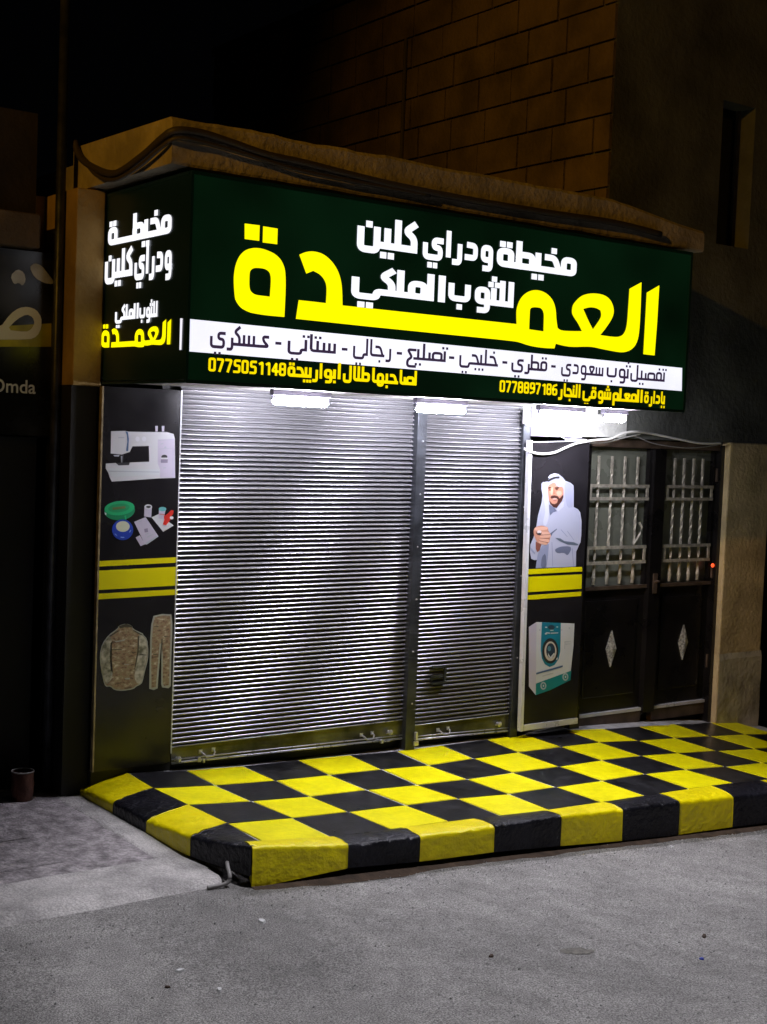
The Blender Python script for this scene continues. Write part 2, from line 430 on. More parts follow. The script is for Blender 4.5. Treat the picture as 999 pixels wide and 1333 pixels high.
# ------------------------------------------------------------------ shop building
shop = thing('tailor_shop', (1.6, .3, -.1), 'single storey tailor shop with two roller shutters under a flat concrete roof', 'shop')
bx('back_wall', (-.2, .42, -.3), (3.70, .60, 3.42), M_['plaster'], shop)
mb = MB()  # wall above the shutters, behind the sign
mb.box((-.205, .085, 2.36), (3.70, .40, 3.415))
build('upper_wall', mb, M_['plaster'], shop)
mb = MB().box((-.385, .03, 2.30), (-.212, 2.6, 3.42)); M_['pilaster'] = mat('brown_plaster', (.34, .23, .075), .9, 0, .3, 3, .9, 30)
build('corner_pilaster', mb, M_['pilaster'], shop, bevel=.006)
mb = MB().box((-.47, .5, 1.5), (-.386, 2.6, 3.42)); build('side_wall', mb, M_['pilaster'], shop)
bx('lower_corner', (-.385, .045, -.3), (-.226, 2.6, 2.298), M_['blackmatte'], shop)
# roof slab with ragged top edge
mb = MB()
nx = 60
def slabtop(x): return 3.675 + .012*noise.noise(Vector((x*3, 0, 0))) + .008*noise.noise(Vector((x*11, 0, 2))) - (max(0, x-2.9)*.12)
def ring(t):
    x = -.30+t*4.09; zt = slabtop(x); zb = 3.432+.006*noise.noise(Vector((x*4, 9, 0)))
    yf = -.955+.006*noise.noise(Vector((x*5, 1, 4)))
    return [(x, .30, zb), (x, yf+.006, zb), (x, yf, zb+.012), (x, yf-.002, (zb+zt)/2), (x, yf+.002, zt-.02), (x, yf+.02, zt), (x, .30, zt+.02)]
for k in range(nx+1): mb.v += [Vector(p) for p in ring(k/nx)]
for k in range(nx):
    for j in range(7): mb.f.append((k*7+j, (k+1)*7+j, (k+1)*7+(j+1) % 7, k*7+(j+1) % 7))
mb.f.append(tuple(range(6, -1, -1))); mb.f.append(tuple(nx*7+j for j in range(7)))
build('roof_slab', mb, M_['concrete'], shop)
bx('roof_deck', (-.28, .302, 3.43), (3.79, 6.4, 3.60), M_['concrete'], shop)

# underside boards of the canopy
# ------------------------------------------------------------------ roller shutters
PITCH_S = .0295
slat_mesh = {}
def slat(L):
    if L in slat_mesh: return slat_mesh[L]
    prof = [(.009, 0), (.009, .0130), (.004, .0132), (-.0085, .0140), (-.0100, .0155), (-.0098, .0172), (-.0082, .0198), (-.0050, .0232), (-.0010, .0265), (.009, .0295)]
    v = []; f = []
    for x in (0, L):
        v += [(x, y, z) for y, z in prof]
    n = len(prof)
    for k in range(n-1): f.append((k, n+k, n+k+1, k+1))
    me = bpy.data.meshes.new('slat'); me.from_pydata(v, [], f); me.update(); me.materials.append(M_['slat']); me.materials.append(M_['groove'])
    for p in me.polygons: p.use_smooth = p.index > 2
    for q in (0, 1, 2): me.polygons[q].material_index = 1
    slat_mesh[L] = me; return me
def handle(mb, x, z, y, L=.09):
    mb.tube([(x, y, z+.012), (x+.004, y-.03, z+.004), (x+.02, y-.042, z-.014), (x+L-.02, y-.042, z-.012), (x+L-.004, y-.03, z+.008), (x+L, y, z+.016)], .006, 6)
    mb.box((x-.012, y-.004, z+.0), (x+.012, y+.002, z+.024)); mb.box((x+L-.012, y-.004, z+.004), (x+L+.012, y+.002, z+.028))
def shutter(x0, x1, zbL, zbR, label, ztop=2.33, handles=(), knobs=()):
    t = thing('roller_shutter', ((x0+x1)/2, 0, zbL), label, 'roller shutter', 'roller shutters of the shop')
    me = slat(round(x1-x0, 3))
    z = zbL+.105; k = 0
    while z < ztop:
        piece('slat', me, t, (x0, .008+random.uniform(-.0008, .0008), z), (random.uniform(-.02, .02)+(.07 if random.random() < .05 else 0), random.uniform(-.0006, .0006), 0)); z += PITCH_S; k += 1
    # bottom plate with two ribs
    mb = MB()
    mb.v = [Vector(p) for p in ((x0, .0, zbL), (x1, .0, zbR), (x1, .0, zbR+.108+(zbL-zbR)), (x0, .0, zbL+.108),
                                (x0, .02, zbL), (x1, .02, zbR), (x1, .02, zbR+.108+(zbL-zbR)), (x0, .02, zbL+.108))]
    mb.f = [(0,1,2,3), (7,6,5,4), (0,4,5,1), (3,2,6,7), (0,3,7,4), (1,5,6,2)]
    build('bottom_plate', mb, M_['bar'], t)
    for dz, r in ((.004, .0075), (.026, .004), (.104, .004)):
        mb = MB().tube([(x0, -.004, zbL+dz), (x1, -.004, zbR+dz+(zbL-zbR if dz > .05 else 0))], r, 6)
        build('rib', mb, M_['steel'], t, smooth=True)
    for hx in handles:
        mb = MB(); handle(mb, hx, zbL+.045+(zbR-zbL)*(hx-x0)/(x1-x0), -.001); build('handle', mb, M_['steel'], t, smooth=False)
    for kx, dz in knobs:
        mb = MB(); z = zbL+dz+(zbR-zbL)*(kx-x0)/(x1-x0)
        mb.tube([(kx, 0, z), (kx, -.014, z), (kx, -.03, z), (kx, -.036, z)], .01, 10, rs=[.012, .012, .020, .006]); mb.box((kx-.016, -.005, z-.014), (kx+.018, -.001, z-.006))
        build('lock_knob', mb, M_['steel'], t)
    return t
s1 = shutter(.300, 2.075, .030, .0, 'wide roller shutter of grey slats beside the sewing machine poster', handles=(.50, 1.72), knobs=((.335, .03), (1.945, .06)))
mb = MB().tube([(.36, -.012, .035), (.50, -.016, .037)], .007, 8); mb.box((.475, -.022, .024), (.493, -.004, .052)); mb.box((.512, -.02, .016), (.524, -.004, .038)); build('bolt', mb, M_['steel'], s1)
mb = MB().tube([(1.82, -.02, .03), (1.90, -.012, -.0), (1.955, -.012, .0)], .006, 8); mb.box((1.875, -.022, -.008), (1.893, -.004, .018)); build('bolt', mb, M_['steel'], s1)
s2 = shutter(2.150, 3.035, -.02, -.045, 'narrow roller shutter of grey slats right of the dark centre post', handles=(2.38,), knobs=((2.93, .065),))
mb = MB().box((2.30, -.022, .36), (2.42, -.003, .375)).box((2.30, -.022, .475), (2.42, -.003, .49)).box((2.405, -.022, .375), (2.42, -.003, .475)).box((2.285, -.022, .385), (2.30, -.003, .42)).box((2.30, -.018, .41), (2.395, -.003, .425))
build('lock_cover', mb, M_['guide'], s2)
# posts
def post(x0, x1, y0, y1, z0, z1, label, screws):
    t = thing('shutter_post', ((x0+x1)/2, (y0+y1)/2, z0), label, 'post', 'metal posts guiding the shutters')
    mb = MB().box((x0, y0, z0), (x1, y1, z1)); build('guide_channel', mb, M_['guide'], t, bevel=.003)
    for z in screws:
        mb = MB().tube([((x0+x1)/2+random.uniform(-.012, .012), y0, z), ((x0+x1)/2, y0-.004, z)], .006, 8); build('screw', mb, M_['steel'], t)
    return t
pc = post(2.062, 2.142, -.045, .06, -.075, 2.36, 'dark centre post between the wide and the narrow shutter', [z*.36+.25 for z in range(6)])
mb = MB().box((2.13, -.062, -.045), (2.165, -.046, -.015)).box((2.135, -.07, .0), (2.15, -.046, .05)); build('padlock_hasp', mb, M_['steel'], pc)
pr = post(3.035, 3.100, -.03, .06, -.11, 2.30, 'dark post left of the poster with the man in white', [.5, 1.1, 1.6])
mb = MB().box((3.00, -.075, 2.20), (3.03, -.051, 2.30)).box((3.03, -.075, 2.19), (3.06, -.051, 2.215)); build('bracket', mb, M_['alu'], pr)
# dark sill gap under the shutters is real: the bed of the wall behind
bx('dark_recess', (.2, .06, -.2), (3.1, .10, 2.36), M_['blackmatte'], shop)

# ------------------------------------------------------------------ stroke lettering in a square kufic hand
A_, H_, P_ = 3.15, 1.85, 1.38
NOJOIN = set('اأإدرذزوةآ')
def glyph(ch, jr, jl):
    """strokes, dots, width; u runs leftwards from the joint on the right, v upwards from the baseline"""
    l = P_ if jr else 0.; S = []; D = []
    lead = [[(0, 0), (l, 0)]] if jr else []
    H, A = H_, A_
    up_, dn = H+.95, -1.25
    if ch in 'اأإ':
        S = lead+[[(l, 0), (l, A)]] if not jr else [[(0, 0), (l, 0), (l, A)]]
        if ch == 'أ': D = [(l, A+.75)]
        if ch == 'إ': D = [(l, dn)]
        return S, D, l
    if ch in 'بتثني' and jl:
        S = [[(0, 0), (l, 0)], [(l, 0), (l, H)]] if jr else [[(0, 0), (0, H)]]
        c = l
        D = {'ب': [(c, dn)], 'ت': [(c-.48, up_), (c+.48, up_)], 'ث': [(c-.5, up_), (c+.5, up_), (c, up_+.9)], 'ن': [(c, up_)], 'ي': [(c-.5, dn), (c+.5, dn)]}[ch]
        return S, D, l
    if ch in 'بتث':
        L = l+2.5; S = [[(0, 0), (L, 0), (L, H)]] if jr else [[(0, H), (0, 0), (L, 0), (L, H)]]
        D = {'ب': [(L-1.25, dn)], 'ت': [(L-1.7, up_), (L-.8, up_)], 'ث': [(L-1.7, up_), (L-.8, up_), (L-1.25, up_+.9)]}[ch]
        return S, D, L
    if ch == 'ن':
        S = lead+[[(l, H), (l, -.75), (l+2.1, -.75), (l+2.1, H*.9)]]; return S, [(l+1.05, up_-.3)], l+2.1
    if ch == 'ي':
        if jr: S = [[(0, 0), (l*.7, 0), (l*.7, -.85), (l*.7+2.5, -.85), (l*.7+2.5, H*.75)]]; return S, [(l*.7+.8, -2.1), (l*.7+1.8, -2.1)], l*.7+2.5
        S = [[(.0, H), (1.3, H), (1.3, .75), (.1, .75), (.1, -.75), (2.9, -.75), (2.9, .9)]]; return S, [(1., -1.95), (2., -1.95)], 2.9
    if ch == 'ل':
        if jl: return ([[(0, 0), (l, 0)], [(l, 0), (l, A)]] if jr else [[(0, 0), (0, A)]]), [], l
        return lead+[[(l, A), (l, -.6), (l+2., -.6), (l+2., 1.)]], [], l+2.
    if ch == 'م':
        e = .8 if jr else 0
        S = [[(0, 0), (e, 0)]]+[[(e, 0), (e, H), (e+1.55, H), (e+1.55, 0), (e, 0)]]
        if not jl: S += [[(e+1.55, 0), (e+1.55, -1.9)]]
        return S, [], e+1.55
    if ch in 'حخج':
        e = .5 if jr else 0
        dots = lambda c: {'ح': [], 'خ': [(c, up_+.1)], 'ج': [(c, dn)]}[ch]
        if jl: return [[(0, 0), (e+1.9, 0)], [(e+.25, .1), (e+.95, H), (e+2., H)]], dots(e+1.1), e+2.05
        return [[(0, 0), (e+.3, 0)], [(e+.2, H), (e+2., H), (e+.9, .2), (e+2., -.4), (e+2., -1.8), (e+.2, -1.8)]], dots(e+1.1), e+2.1
    if ch in 'طظ':
        e = .9 if jr else 0
        return [[(0, 0), (e, 0)], [(e, 0), (e, H*.9), (e+1.95, H*.9), (e+1.95, 0), (e, 0)], [(e+1.95, 0), (e+1.95, A)]], [], e+1.95
    if ch in 'صض':
        e = .8 if jr else 0
        return [[(0, 0), (e, 0)], [(e, 0), (e, H*.85), (e+2.1, H*.85), (e+2.1, 0), (e, 0)], [(e+2.1, 0), (e+2.95, 0), (e+2.95, H*.7)]], [], e+2.95
    if ch in 'عغ':
        if not jr: return [[(.2, H), (1.35, H), (1.2, 1.), (0, .05), (2., 0)]], [], 2.1
        return [[(0, 0), (3., 0)], [(1.7, .1), (.75, H), (2.65, H), (1.7, .1)]], [], 2.9
    if ch in 'سش':
        e = l; st = [[(0, 0), (e+2.3, 0)]]+[[(e+q*1.15, 0), (e+q*1.15, H*.85)] for q in range(3)]
        return st, ([(e+.65, up_-.2), (e+1.6, up_-.2), (e+1.15, up_+.75)] if ch == 'ش' else []), e+2.3
    if ch in 'فق':
        e = 1. if jr else 0
        c = e+.75
        return [[(0, 0), (e, 0)], [(e, 0), (e, H), (e+1.5, H), (e+1.5, 0), (e, 0)]], ([(c, up_)] if ch == 'ف' else [(c-.48, up_), (c+.48, up_)]), e+1.5
    if ch == 'و':
        e = 1. if jr else 0
        return [[(0, 0), (e, 0)], [(e, -.2), (e, H), (e+1.5, H), (e+1.5, 0), (e, 0)], [(e, 0), (e, -1.35), (e+1.1, -1.35)]], [], e+1.6
    if ch in 'رز':
        if jr: return [[(0, 0), (l*.6, 0)], [(l*.6, .9), (l*.6, -1.), (l*.6+.9, -1.)]], [], l*.6+.7
        return [[(.0, H*.75), (.0, -1.), (.95, -1.)]], [], .75
    if ch == 'د':
        if jr: return [[(0, 0), (l+1.5, 0)], [(l, 0), (l, H), (l+1.1, H+.1)]], [], l+1.5
        return [[(1.25, H+.05), (0, H), (0, 0), (1.6, 0)]], [], 1.6
    if ch in 'ةه':
        e = 1.15 if jr else 0
        if ch == 'ه' and jl:
            return [[(0, 0), (e+2., 0)], [(e+.2, -.9), (e+.2, H), (e+1.8, H), (e+1.8, -.9), (e+.2, -.9)]], [], e+2.
        return [[(0, 0), (e, 0)], [(e, 0), (e, H), (e+1.6, H), (e+1.6, 0), (e, 0)]], ([(e+.3, up_), (e+1.28, up_)] if ch == 'ة' else []), e+1.6
    if ch == 'ك':
        e = 1.05 if jr else 0
        if jl: return [[(0, 0), (e+.8, 0)], [(e+.1, A), (e+1.15, 2.3), (e, 1.45), (e, 0)]], [], e+.8
    if ch == 'ـ': return [[(0, 0), (3.6, 0)]], [], 3.6
    if ch == '-': return [[(0, .9), (1.3, .9)]], [], 1.3
    return [], [], .8
DIG = {'0': [[(0, 0), (0, 3), (1.35, 3), (1.35, 0), (0, 0)]], '1': [[(1.0, 0), (1.0, 3), (.35, 2.6)]],
 '4': [[(1.1, 0), (1.1, 3), (0, .85), (1.6, .85)]], '5': [[(1.35, 3), (.1, 3), (.1, 1.65), (1.35, 1.65), (1.35, 0), (0, 0)]],
 '6': [[(1.2, 3), (0, 2.6), (0, 0), (1.35, 0), (1.35, 1.6), (0, 1.6)]], '7': [[(0, 3), (1.4, 3), (.5, 0)]],
 '8': [[(0, 0), (0, 3), (1.35, 3), (1.35, 0), (0, 0)], [(0, 1.55), (1.35, 1.55)]],
 '9': [[(.1, 0), (1.35, .4), (1.35, 3), (0, 3), (0, 1.45), (1.35, 1.45)]]}
def layout(text, T=.9):
    """all strokes and dots of a word, x to the right, total width"""
    if text[0].isdigit():
        S = []; x = 0
        for ch in text:
            S += [[(x+a, b) for a, b in st] for st in DIG[ch]]; x += 2.25 if ch != '1' else 1.95
        return S, [], 0, x-.85
    S = []; D = []; u = 0
    for k, ch in enumerate(text):
        prev = text[k-1] if k else ' '; nxt = text[k+1] if k+1 < len(text) else ' '
        jr = prev not in ' -' and prev not in NOJOIN; jl = nxt not in ' -' and ch not in NOJOIN
        s, d, wd = glyph(ch, jr, jl)
        S += [[(-(u+a), b) for a, b in st] for st in s]; D += [(-(u+a), b) for a, b in d]
        u += wd + (T+.52 if (ch in NOJOIN and nxt != ' ') else 0)
        if ch in 'ك' and jl: u += .0
    return S, D, -u, 0
def rounded(pts, r=.62, seg=5):
    closed = pts[0] == pts[-1] and len(pts) > 3
    if closed:
        m = ((pts[0][0]+pts[1][0])/2, (pts[0][1]+pts[1][1])/2); pts = [m]+pts[1:-1]+[pts[0], m]
    out = [Vector(pts[0])]
    for k in range(1, len(pts)-1):
        a, b, c = Vector(pts[k-1]), Vector(pts[k]), Vector(pts[k+1])
        d1 = min(r, (a-b).length*.5); d2 = min(r, (c-b).length*.5)
        p = b+(a-b).normalized()*d1; q = b+(c-b).normalized()*d2
        for t in range(seg+1):
            t /= seg; out.append(p*(1-t)**2+b*2*t*(1-t)+q*t*t)
    out.append(Vector(pts[-1])); return out
def ribbon(mb, pts, T, mp, lay, r=.62):
    n = len(mb.v); P = rounded(pts, r)
    Q = [P[0]]
    for p in P[1:]:
        if (p-Q[-1]).length > 1e-4: Q.append(p)
    P = Q
    if len(P) < 2: return
    closed = (P[0]-P[-1]).length < 1e-3
    d0 = (P[1]-P[0]).normalized(); d1 = (P[-1]-P[-2]).normalized()
    if not closed: P[0] = P[0]-d0*T*.5; P[-1] = P[-1]+d1*T*.5
    for k, p in enumerate(P):
        a = (P[k]-P[k-1]).normalized() if k else (P[1]-P[0]).normalized()
        b = (P[k+1]-P[k]).normalized() if k < len(P)-1 else a
        t = (a+b); t = t.normalized() if t.length > 1e-6 else a
        nn = Vector((-t.y, t.x)); s = T*.5/max(.55, abs(t.dot(a)))
        for sg in (1, -1):
            q = p+nn*s*sg; mb.v.append(Vector(mp(q.x, q.y, lay)))
    for k in range(len(P)-1):
        mb.f.append((n+2*k, n+2*k+1, n+2*k+3, n+2*k+2))
def word(name, text, pl, pr, height, T, plane, m, parent, label=None, base=None):
    """writes text between the photographed baseline ends pl and pr on the plane (axis, value)"""
    ax, val = plane
    a = at(*pl, ax, val); b = at(*pr, ax, val)
    sa, sb = (a.x, b.x) if ax == 1 else (-a.y, -b.y)
    za, zb = a.z, b.z
    S, D, x0, x1 = layout(text, T)
    x0 -= T/2; x1 += T/2
    sx = (sb-sa)/(x1-x0); sz = height/(A_+T)
    zm = (za+zb)/2
    def mp(x, y, lay):
        s = sa+(x-x0)*sx; z = zm+(y+T/2)*sz; o = .003+lay*.00025
        return (s, val-o, z) if ax == 1 else (val-o, -s, z)
    mb = MB(); k = 0
    for st in S: ribbon(mb, st, T, mp, k % 8, .4 if text[0].isdigit() else .62); k += 1
    for (dx, dy) in D:
        h = T*.46; n = len(mb.v)
        rr = sx/sz
        mb.v += [Vector(mp(dx+a_*h, dy+b_*h, 8)) for a_, b_ in ((-1, -1), (1, -1), (1, 1), (-1, 1))]; mb.f.append((n, n+1, n+2, n+3))
    o = build(name, mb, m, parent)
    if label: o['label'] = label
    return o

# ------------------------------------------------------------------ the light box sign
SY, SX, SZ0, SZ1, SR = -1.0, -.205, 2.315, 3.405, 3.625
sign = thing('lightbox_sign', (1.7, -.5, SZ0), 'dark green backlit box sign with yellow and white lettering above the shutters', 'shop sign')
bx('front_panel', (SX+.012, SY, SZ0+.02), (SR-.012, SY+.02, SZ1-.02), M_['signgreen'], sign)
bx('side_panel', (SX, SY+.022, SZ0+.02), (SX+.02, .02, SZ1-.02), M_['signside'], sign)
bx('end_panel', (SR-.02, SY+.022, SZ0+.02), (SR, .02, SZ1-.02), M_['blackmatte'], sign)
M_['soffit'] = mat('soffit_sheet', (.30, .29, .28), .6, 0, .15, 6)
bx('underside_sheet', (SX+.02, SY+.022, SZ0+.012), (SR-.022, .02, SZ0+.019), M_['soffit'], sign)
bx('top_sheet', (SX+.02, SY+.022, SZ1-.022), (SR-.022, .02, SZ1-.012), M_['blackmatte'], sign)
for (a, b) in (((SX, SY-.006, SZ0), (SR, SY+.021, SZ0+.019)), ((SX, SY-.006, SZ1-.019), (SR, SY+.021, SZ1)),
               ((SX-.003, SY-.006, SZ0+.0195), (SX+.0115, SY+.0215, SZ1-.0195)), ((SR-.0115, SY-.006, SZ0+.0195), (SR+.003, SY+.0215, SZ1-.0195)),
               ((SX-.003, SY+.0225, SZ0), (SX+.019, .02, SZ0+.0115)), ((SX-.003, SY+.0225, SZ1-.019), (SX+.019, .02, SZ1-.0005))):
    build('frame_edge', MB().box(a, b), M_['signside'], sign)
FP = (1, SY); SP = (0, SX)
def fpoly(name, outer, holes, m, label=None, lay=0., axis=1, val=SY, parent=sign):
    pts = [at(x, y, axis, val) for x, y in outer]; hs = [[at(x, y, axis, val) for x, y in h] for h in holes]
    c = (lambda P: (P.x, P.z)) if axis == 1 else (lambda P: (-P.y, P.z))
    mb = MB().flat([c(P) for P in pts], [[c(P) for P in h] for h in hs], (lambda u, v: (u, val-.003-lay, v)) if axis == 1 else (lambda u, v: (val-.003-lay, -u, v)))
    o = build(name, mb, m, parent)
    if label: o['label'] = label
    return o
def smooth2(pts, it=1):
    for _ in range(it):
        q = []
        for k in range(len(pts)):
            a = pts[k]; b = pts[(k+1) % len(pts)]
            q += [(a[0]*.78+b[0]*.22, a[1]*.78+b[1]*.22), (a[0]*.22+b[0]*.78, a[1]*.22+b[1]*.78)]
        pts = q
    return pts
c2 = lambda L: [(280+x*.3003, 270+y*.3003) for x, y in L]
c3 = lambda L: [(560+x*.3403, 330+y*.3403) for x, y in L]
BIG = []
def ease(pts, it=2, lim=42):
    for _ in range(it):
        q = []; n = len(pts)
        for k in range(n):
            a, b, c = Vector(pts[k-1]), Vector(pts[k]), Vector(pts[(k+1) % n])
            u, v = b-a, c-b
            if u.length < .2 or v.length < .2: q.append(tuple(b)); continue
            an = math.degrees(u.angle(v))
            if 2 < an < lim:
                q += [tuple(b-u*.25), tuple(b+v*.25)]
            else: q.append(tuple(b))
        pts = q
    return pts
BIG.append((c2([(128,70),(193,78),(191,145),(128,137)]), []))
BIG.append((c2([(208,82),(271,92),(269,160),(206,152)]), []))
BIG.append((smooth2(c2([(78,330),(85,258),(103,212),(130,185),(165,175),(205,178),(255,198),(285,225),(303,265),(306,320),(304,400)]))[:-2]+c2([(300,475),(220,468)])+smooth2(c2([(190,465),(150,456),(110,436),(87,402),(77,360)]))[1:-3],
            [smooth2(c2([(148,310),(150,275),(168,261),(215,265),(236,280),(242,305),(240,350)]))[:-2]+c2([(237,387)])+smooth2(c2([(200,383),(170,378),(152,362),(147,335)]))[:-2]]))
lower = c2([(365,205),(395,192),(430,190),(470,202),(505,232),(532,272),(547,320),(551,370),(552,425)]) + \
  c3([(330,270),(329,235),(330,208),(345,170),(372,146),(405,138),(440,148),(468,175),(480,210),(482,250),(487,285),(500,295),(540,297),(580,297),(566,268),(550,245),(541,228),(543,205),(549,190),(575,163),(602,154),(630,152),(665,158),(688,175),(700,200),(703,225),(695,250),(672,285),(650,312),(690,318),(720,320),(740,310),(752,280),(757,210),(762,135),(808,110),(805,200),(800,300),(790,345),(768,370),(735,380),(690,372),(650,364),(625,358),(600,356),(540,358),(505,352),(480,345),(475,363),(440,362),(400,357),(370,350),(345,341),(320,335)]) + \
  c2([(1000,550),(700,520),(350,483),(362,402),(420,408),(480,415),(484,350),(477,318),(455,290),(425,275),(395,287)])
BIG.append((lower, [smooth2(c3([(380,225),(383,208),(400,205),(425,208),(435,228),(434,265)]))[:-2]+c3([(433,298),(378,290)]),
                    c3([(585,212),(610,205),(635,208),(651,218),(655,238),(645,258),(622,290),(605,258)])]))
BIG.append((c3([(828,150),(876,122),(868,260),(858,390),(815,385),(822,260)]), []))
BIG = [(ease(o_), [ease(h) for h in h_]) for o_, h_ in BIG]
for q, (o_, h_) in enumerate(BIG):
    fpoly('headline_letter', o_, h_, M_['lyellow'])
# the same word on the side of the box, its long joint shortened
s0 = at(303, 400, 1, SY).x; s1_ = at(860, 400, 1, SY).x
zb_ = at(430, 420, 1, SY).z; zt_ = at(340, 292, 1, SY).z
e0, e1 = -at(132.5, 452, 0, SX).y, -at(223.8, 447, 0, SX).y
kz0 = at(222, 448, 0, SX).z; kz1 = at(223, 415.5, 0, SX).z
fx0, fx1 = at(447, 400, 1, SY).x, at(660, 430, 1, SY).x     # stretch of the joint on the front
zlo = at(600, 428, 1, SY).z
def squeeze(x):
    a = (fx0-s0); b = (fx1-fx0)*.42; c = (s1_-fx1); tot = a+b+c
    if x < fx0: t = (x-s0)
    elif x < fx1: t = a+(x-fx0)*.42
    else: t = a+b+(x-fx1)
    return e0+(e1-e0)*t/tot
fbase = at(852, 462, 1, SY).z; ftop = at(858, 372, 1, SY).z
for o_, h_ in BIG:
    def tr(px): P = at(px[0], px[1], 1, SY); return (squeeze(P.x), kz0+(P.z-fbase)*(kz1-kz0)/(ftop-fbase))
    mb = MB().flat([tr(q) for q in o_], [[tr(q) for q in h] for h in h_], lambda u, v: (SX-.003, -u, v))
    o = build('side_letter', mb, M_['lyellow'], sign)
TB = .9
for t_, a, b, h in (('كلين', (464,325), (543,325), .175), ('ودراي', (549.6,337), (641.5,337), .155), ('مخيطة', (646,349), (750,358), .17),
                 ('الملكي', (457,381), (579,393), .155), ('للثوب', (583,392), (668,400), .155)):
    word('white_lettering', t_, a, b, h, TB, FP, M_['lwhite'], sign)
for t_, a, b, h in (('مخيطـة', (141.5,318), (224,306), .15), ('ودراي', (176,357), (224,353), .155), ('كلين', (137.5,363), (173,360), .16),
                 ('للثوب', (182,414), (205.6,413), .085), ('الملكي', (150.5,417), (181,415), .085)):
    word('side_white_lettering', t_, a, b, h, TB, SP, M_['lwhite'], sign)
fpoly('white_band', [(247.5,415.3),(888,479),(887.5,509),(246.5,457.5)], [], M_['bandwhite'], lay=-.001)
fpoly('band_end', [(235.5,414.5),(238.5,414.5),(237,455.5),(234.5,455.5)], [], M_['bandwhite'], axis=0, val=SX)
TL = .60
for t_, a, b in (('تفصيل', (820,494), (865,497)), ('ثوب', (789,491), (818,493)), ('سعودي', (730,486), (785,490)), ('-', (717,483), (723,484)),
                 ('قطري', (665,480), (712,484)), ('-', (653.5,478), (660,479)), ('خليجي', (597.5,473), (648,478)), ('-', (584,472), (591,473)),
                 ('تصليح', (528,467), (580,472)), ('-', (516,467), (523,467)), ('رجالي', (459,462), (509,466)), ('-', (444.5,462), (452,462)),
                 ('ستاتي', (374,455.5), (437,461)), ('-', (358,454), (366,455)), ('عسكري', (273,447.5), (351,454))):
    word('band_lettering', t_, a, b, .098 if t_ != 'عسكري' else .105, TL, FP, M_['banddark'], sign)
TY = .8
for t_, a, b, h in (('0775051148', (271,482.5), (372,490.5), .075), ('اربيحة', (374,489.5), (419,493.5), .085), ('أبو', (421,492), (443,494), .078), ('طلال', (446,494.5), (481,498), .085),
                 ('لصاحبها', (484,498), (542,502), .085), ('0778897186', (650,509.5), (725,515.5), .075), ('النجار', (727,516), (755,518), .085), ('شوقي', (758,518), (795,521), .085),
                 ('المعلم', (797,521.5), (836,524.5), .085), ('بإدارة', (838,524), (865,527), .085)):
    word('telephone_number' if t_[0].isdigit() else 'yellow_lettering', t_, a, b, h, TY if not t_[0].isdigit() else .64, FP, M_['lgold'], sign)

# tube lamps under the sign
M_['lampcase'] = mat('grey_lamp_case', (.16, .15, .20), .5)
L4 = (at(786, 546, 1, -.5).x, at(814, 549, 1, -.5).x)
for k, (a, b, lab) in enumerate(((.63, 1.02, 'lit white tube lamp under the left part of the sign, above the wide shutter'), (1.69, 2.09, 'lit white tube lamp under the sign above the centre post'),
                            (2.74, 3.15, 'lit white tube lamp under the sign above the white wall board'), (*L4, 'rightmost lit tube lamp under the end of the sign, above the door'))):
    t = thing('tube_lamp', ((a+b)/2, -.5, 2.24), lab, 'lamp', 'tube lamps under the sign')
    bx('housing', (a-.01, -.522, 2.292), (b+.01, -.478, 2.3265), M_['lampcase'], t, bevel=.003)
    bx('end_cap', (a-.004, -.508, 2.262), (a+.004, -.492, 2.2915), M_['lampcase'], t); bx('end_cap', (b-.004, -.508, 2.262), (b+.004, -.492, 2.2915), M_['lampcase'], t)
    mb = MB().tube([(a+.0045, -.5, 2.258), (a+.014, -.5, 2.258), (a+.03, -.5, 2.258), (b-.03, -.5, 2.258), (b-.014, -.5, 2.258), (b-.0045, -.5, 2.258)], .023, 14, rs=[.012, .019, .023, .023, .019, .012]); build('tube', mb, M_['tube'], t, smooth=True)

# ------------------------------------------------------------------ posters
def P_(name, px, m, layer, pv, parent, holes=(), sm=0, label=None):
    if sm: px = smooth2(px, sm)
    return fpoly(name, px, holes, m, label=label, lay=-.0024+layer*.0006, val=pv, parent=parent)
def pc(name, color, **k):
    if name not in M_: M_[name] = mat(name, color, **{**dict(rough=.38), **k})
    return M_[name]
def zoomer(ox, oy, s): return lambda L: [(ox+x*s, oy+y*s) for x, y in L]
def ell(cx, cy, rx, ry, n=20, rot=0): return [(cx+rx*math.cos(2*math.pi*k/n)*math.cos(rot)-ry*math.sin(2*math.pi*k/n)*math.sin(rot), cy+rx*math.cos(2*math.pi*k/n)*math.sin(rot)+ry*math.sin(2*math.pi*k/n)*math.cos(rot)) for k in range(n)]
LV = -.02
lp = thing('poster_panel', (.02, LV, .05), 'tall black poster left of the wide shutter with sewing machine, thread and camouflage uniform', 'poster', 'poster panels beside the shutters')
bx('board', (-.215, LV, .045), (.282, LV+.03, 2.302), M_['poster'], lp)
bx('plinth', (-.222, .004, -.12), (.297, .05, .044), M_['blackmatte'], lp)
M_['goldedge'] = mat('worn_gold_edge', (.35, .28, .16), .5, .3, .3, 20)
bx('edge_strip', (-.226, LV-.004, .045), (-.216, LV+.03, 2.302), M_['goldedge'], lp)
bx('edge_strip', (.2825, LV-.003, .10), (.290, LV+.03, 2.302), M_['alu'], lp)
zs = zoomer(90, 710, .24)
for q in ([(152,85),(589,63),(589,93),(152,115)], [(152,137),(589,115),(589,217),(152,242)], [(152,262),(589,237),(589,267),(152,293)]):
    P_('yellow_stripe', zs(q), M_['pyellow'], 1, LV, lp)
z6 = zoomer(90, 490, .2026)
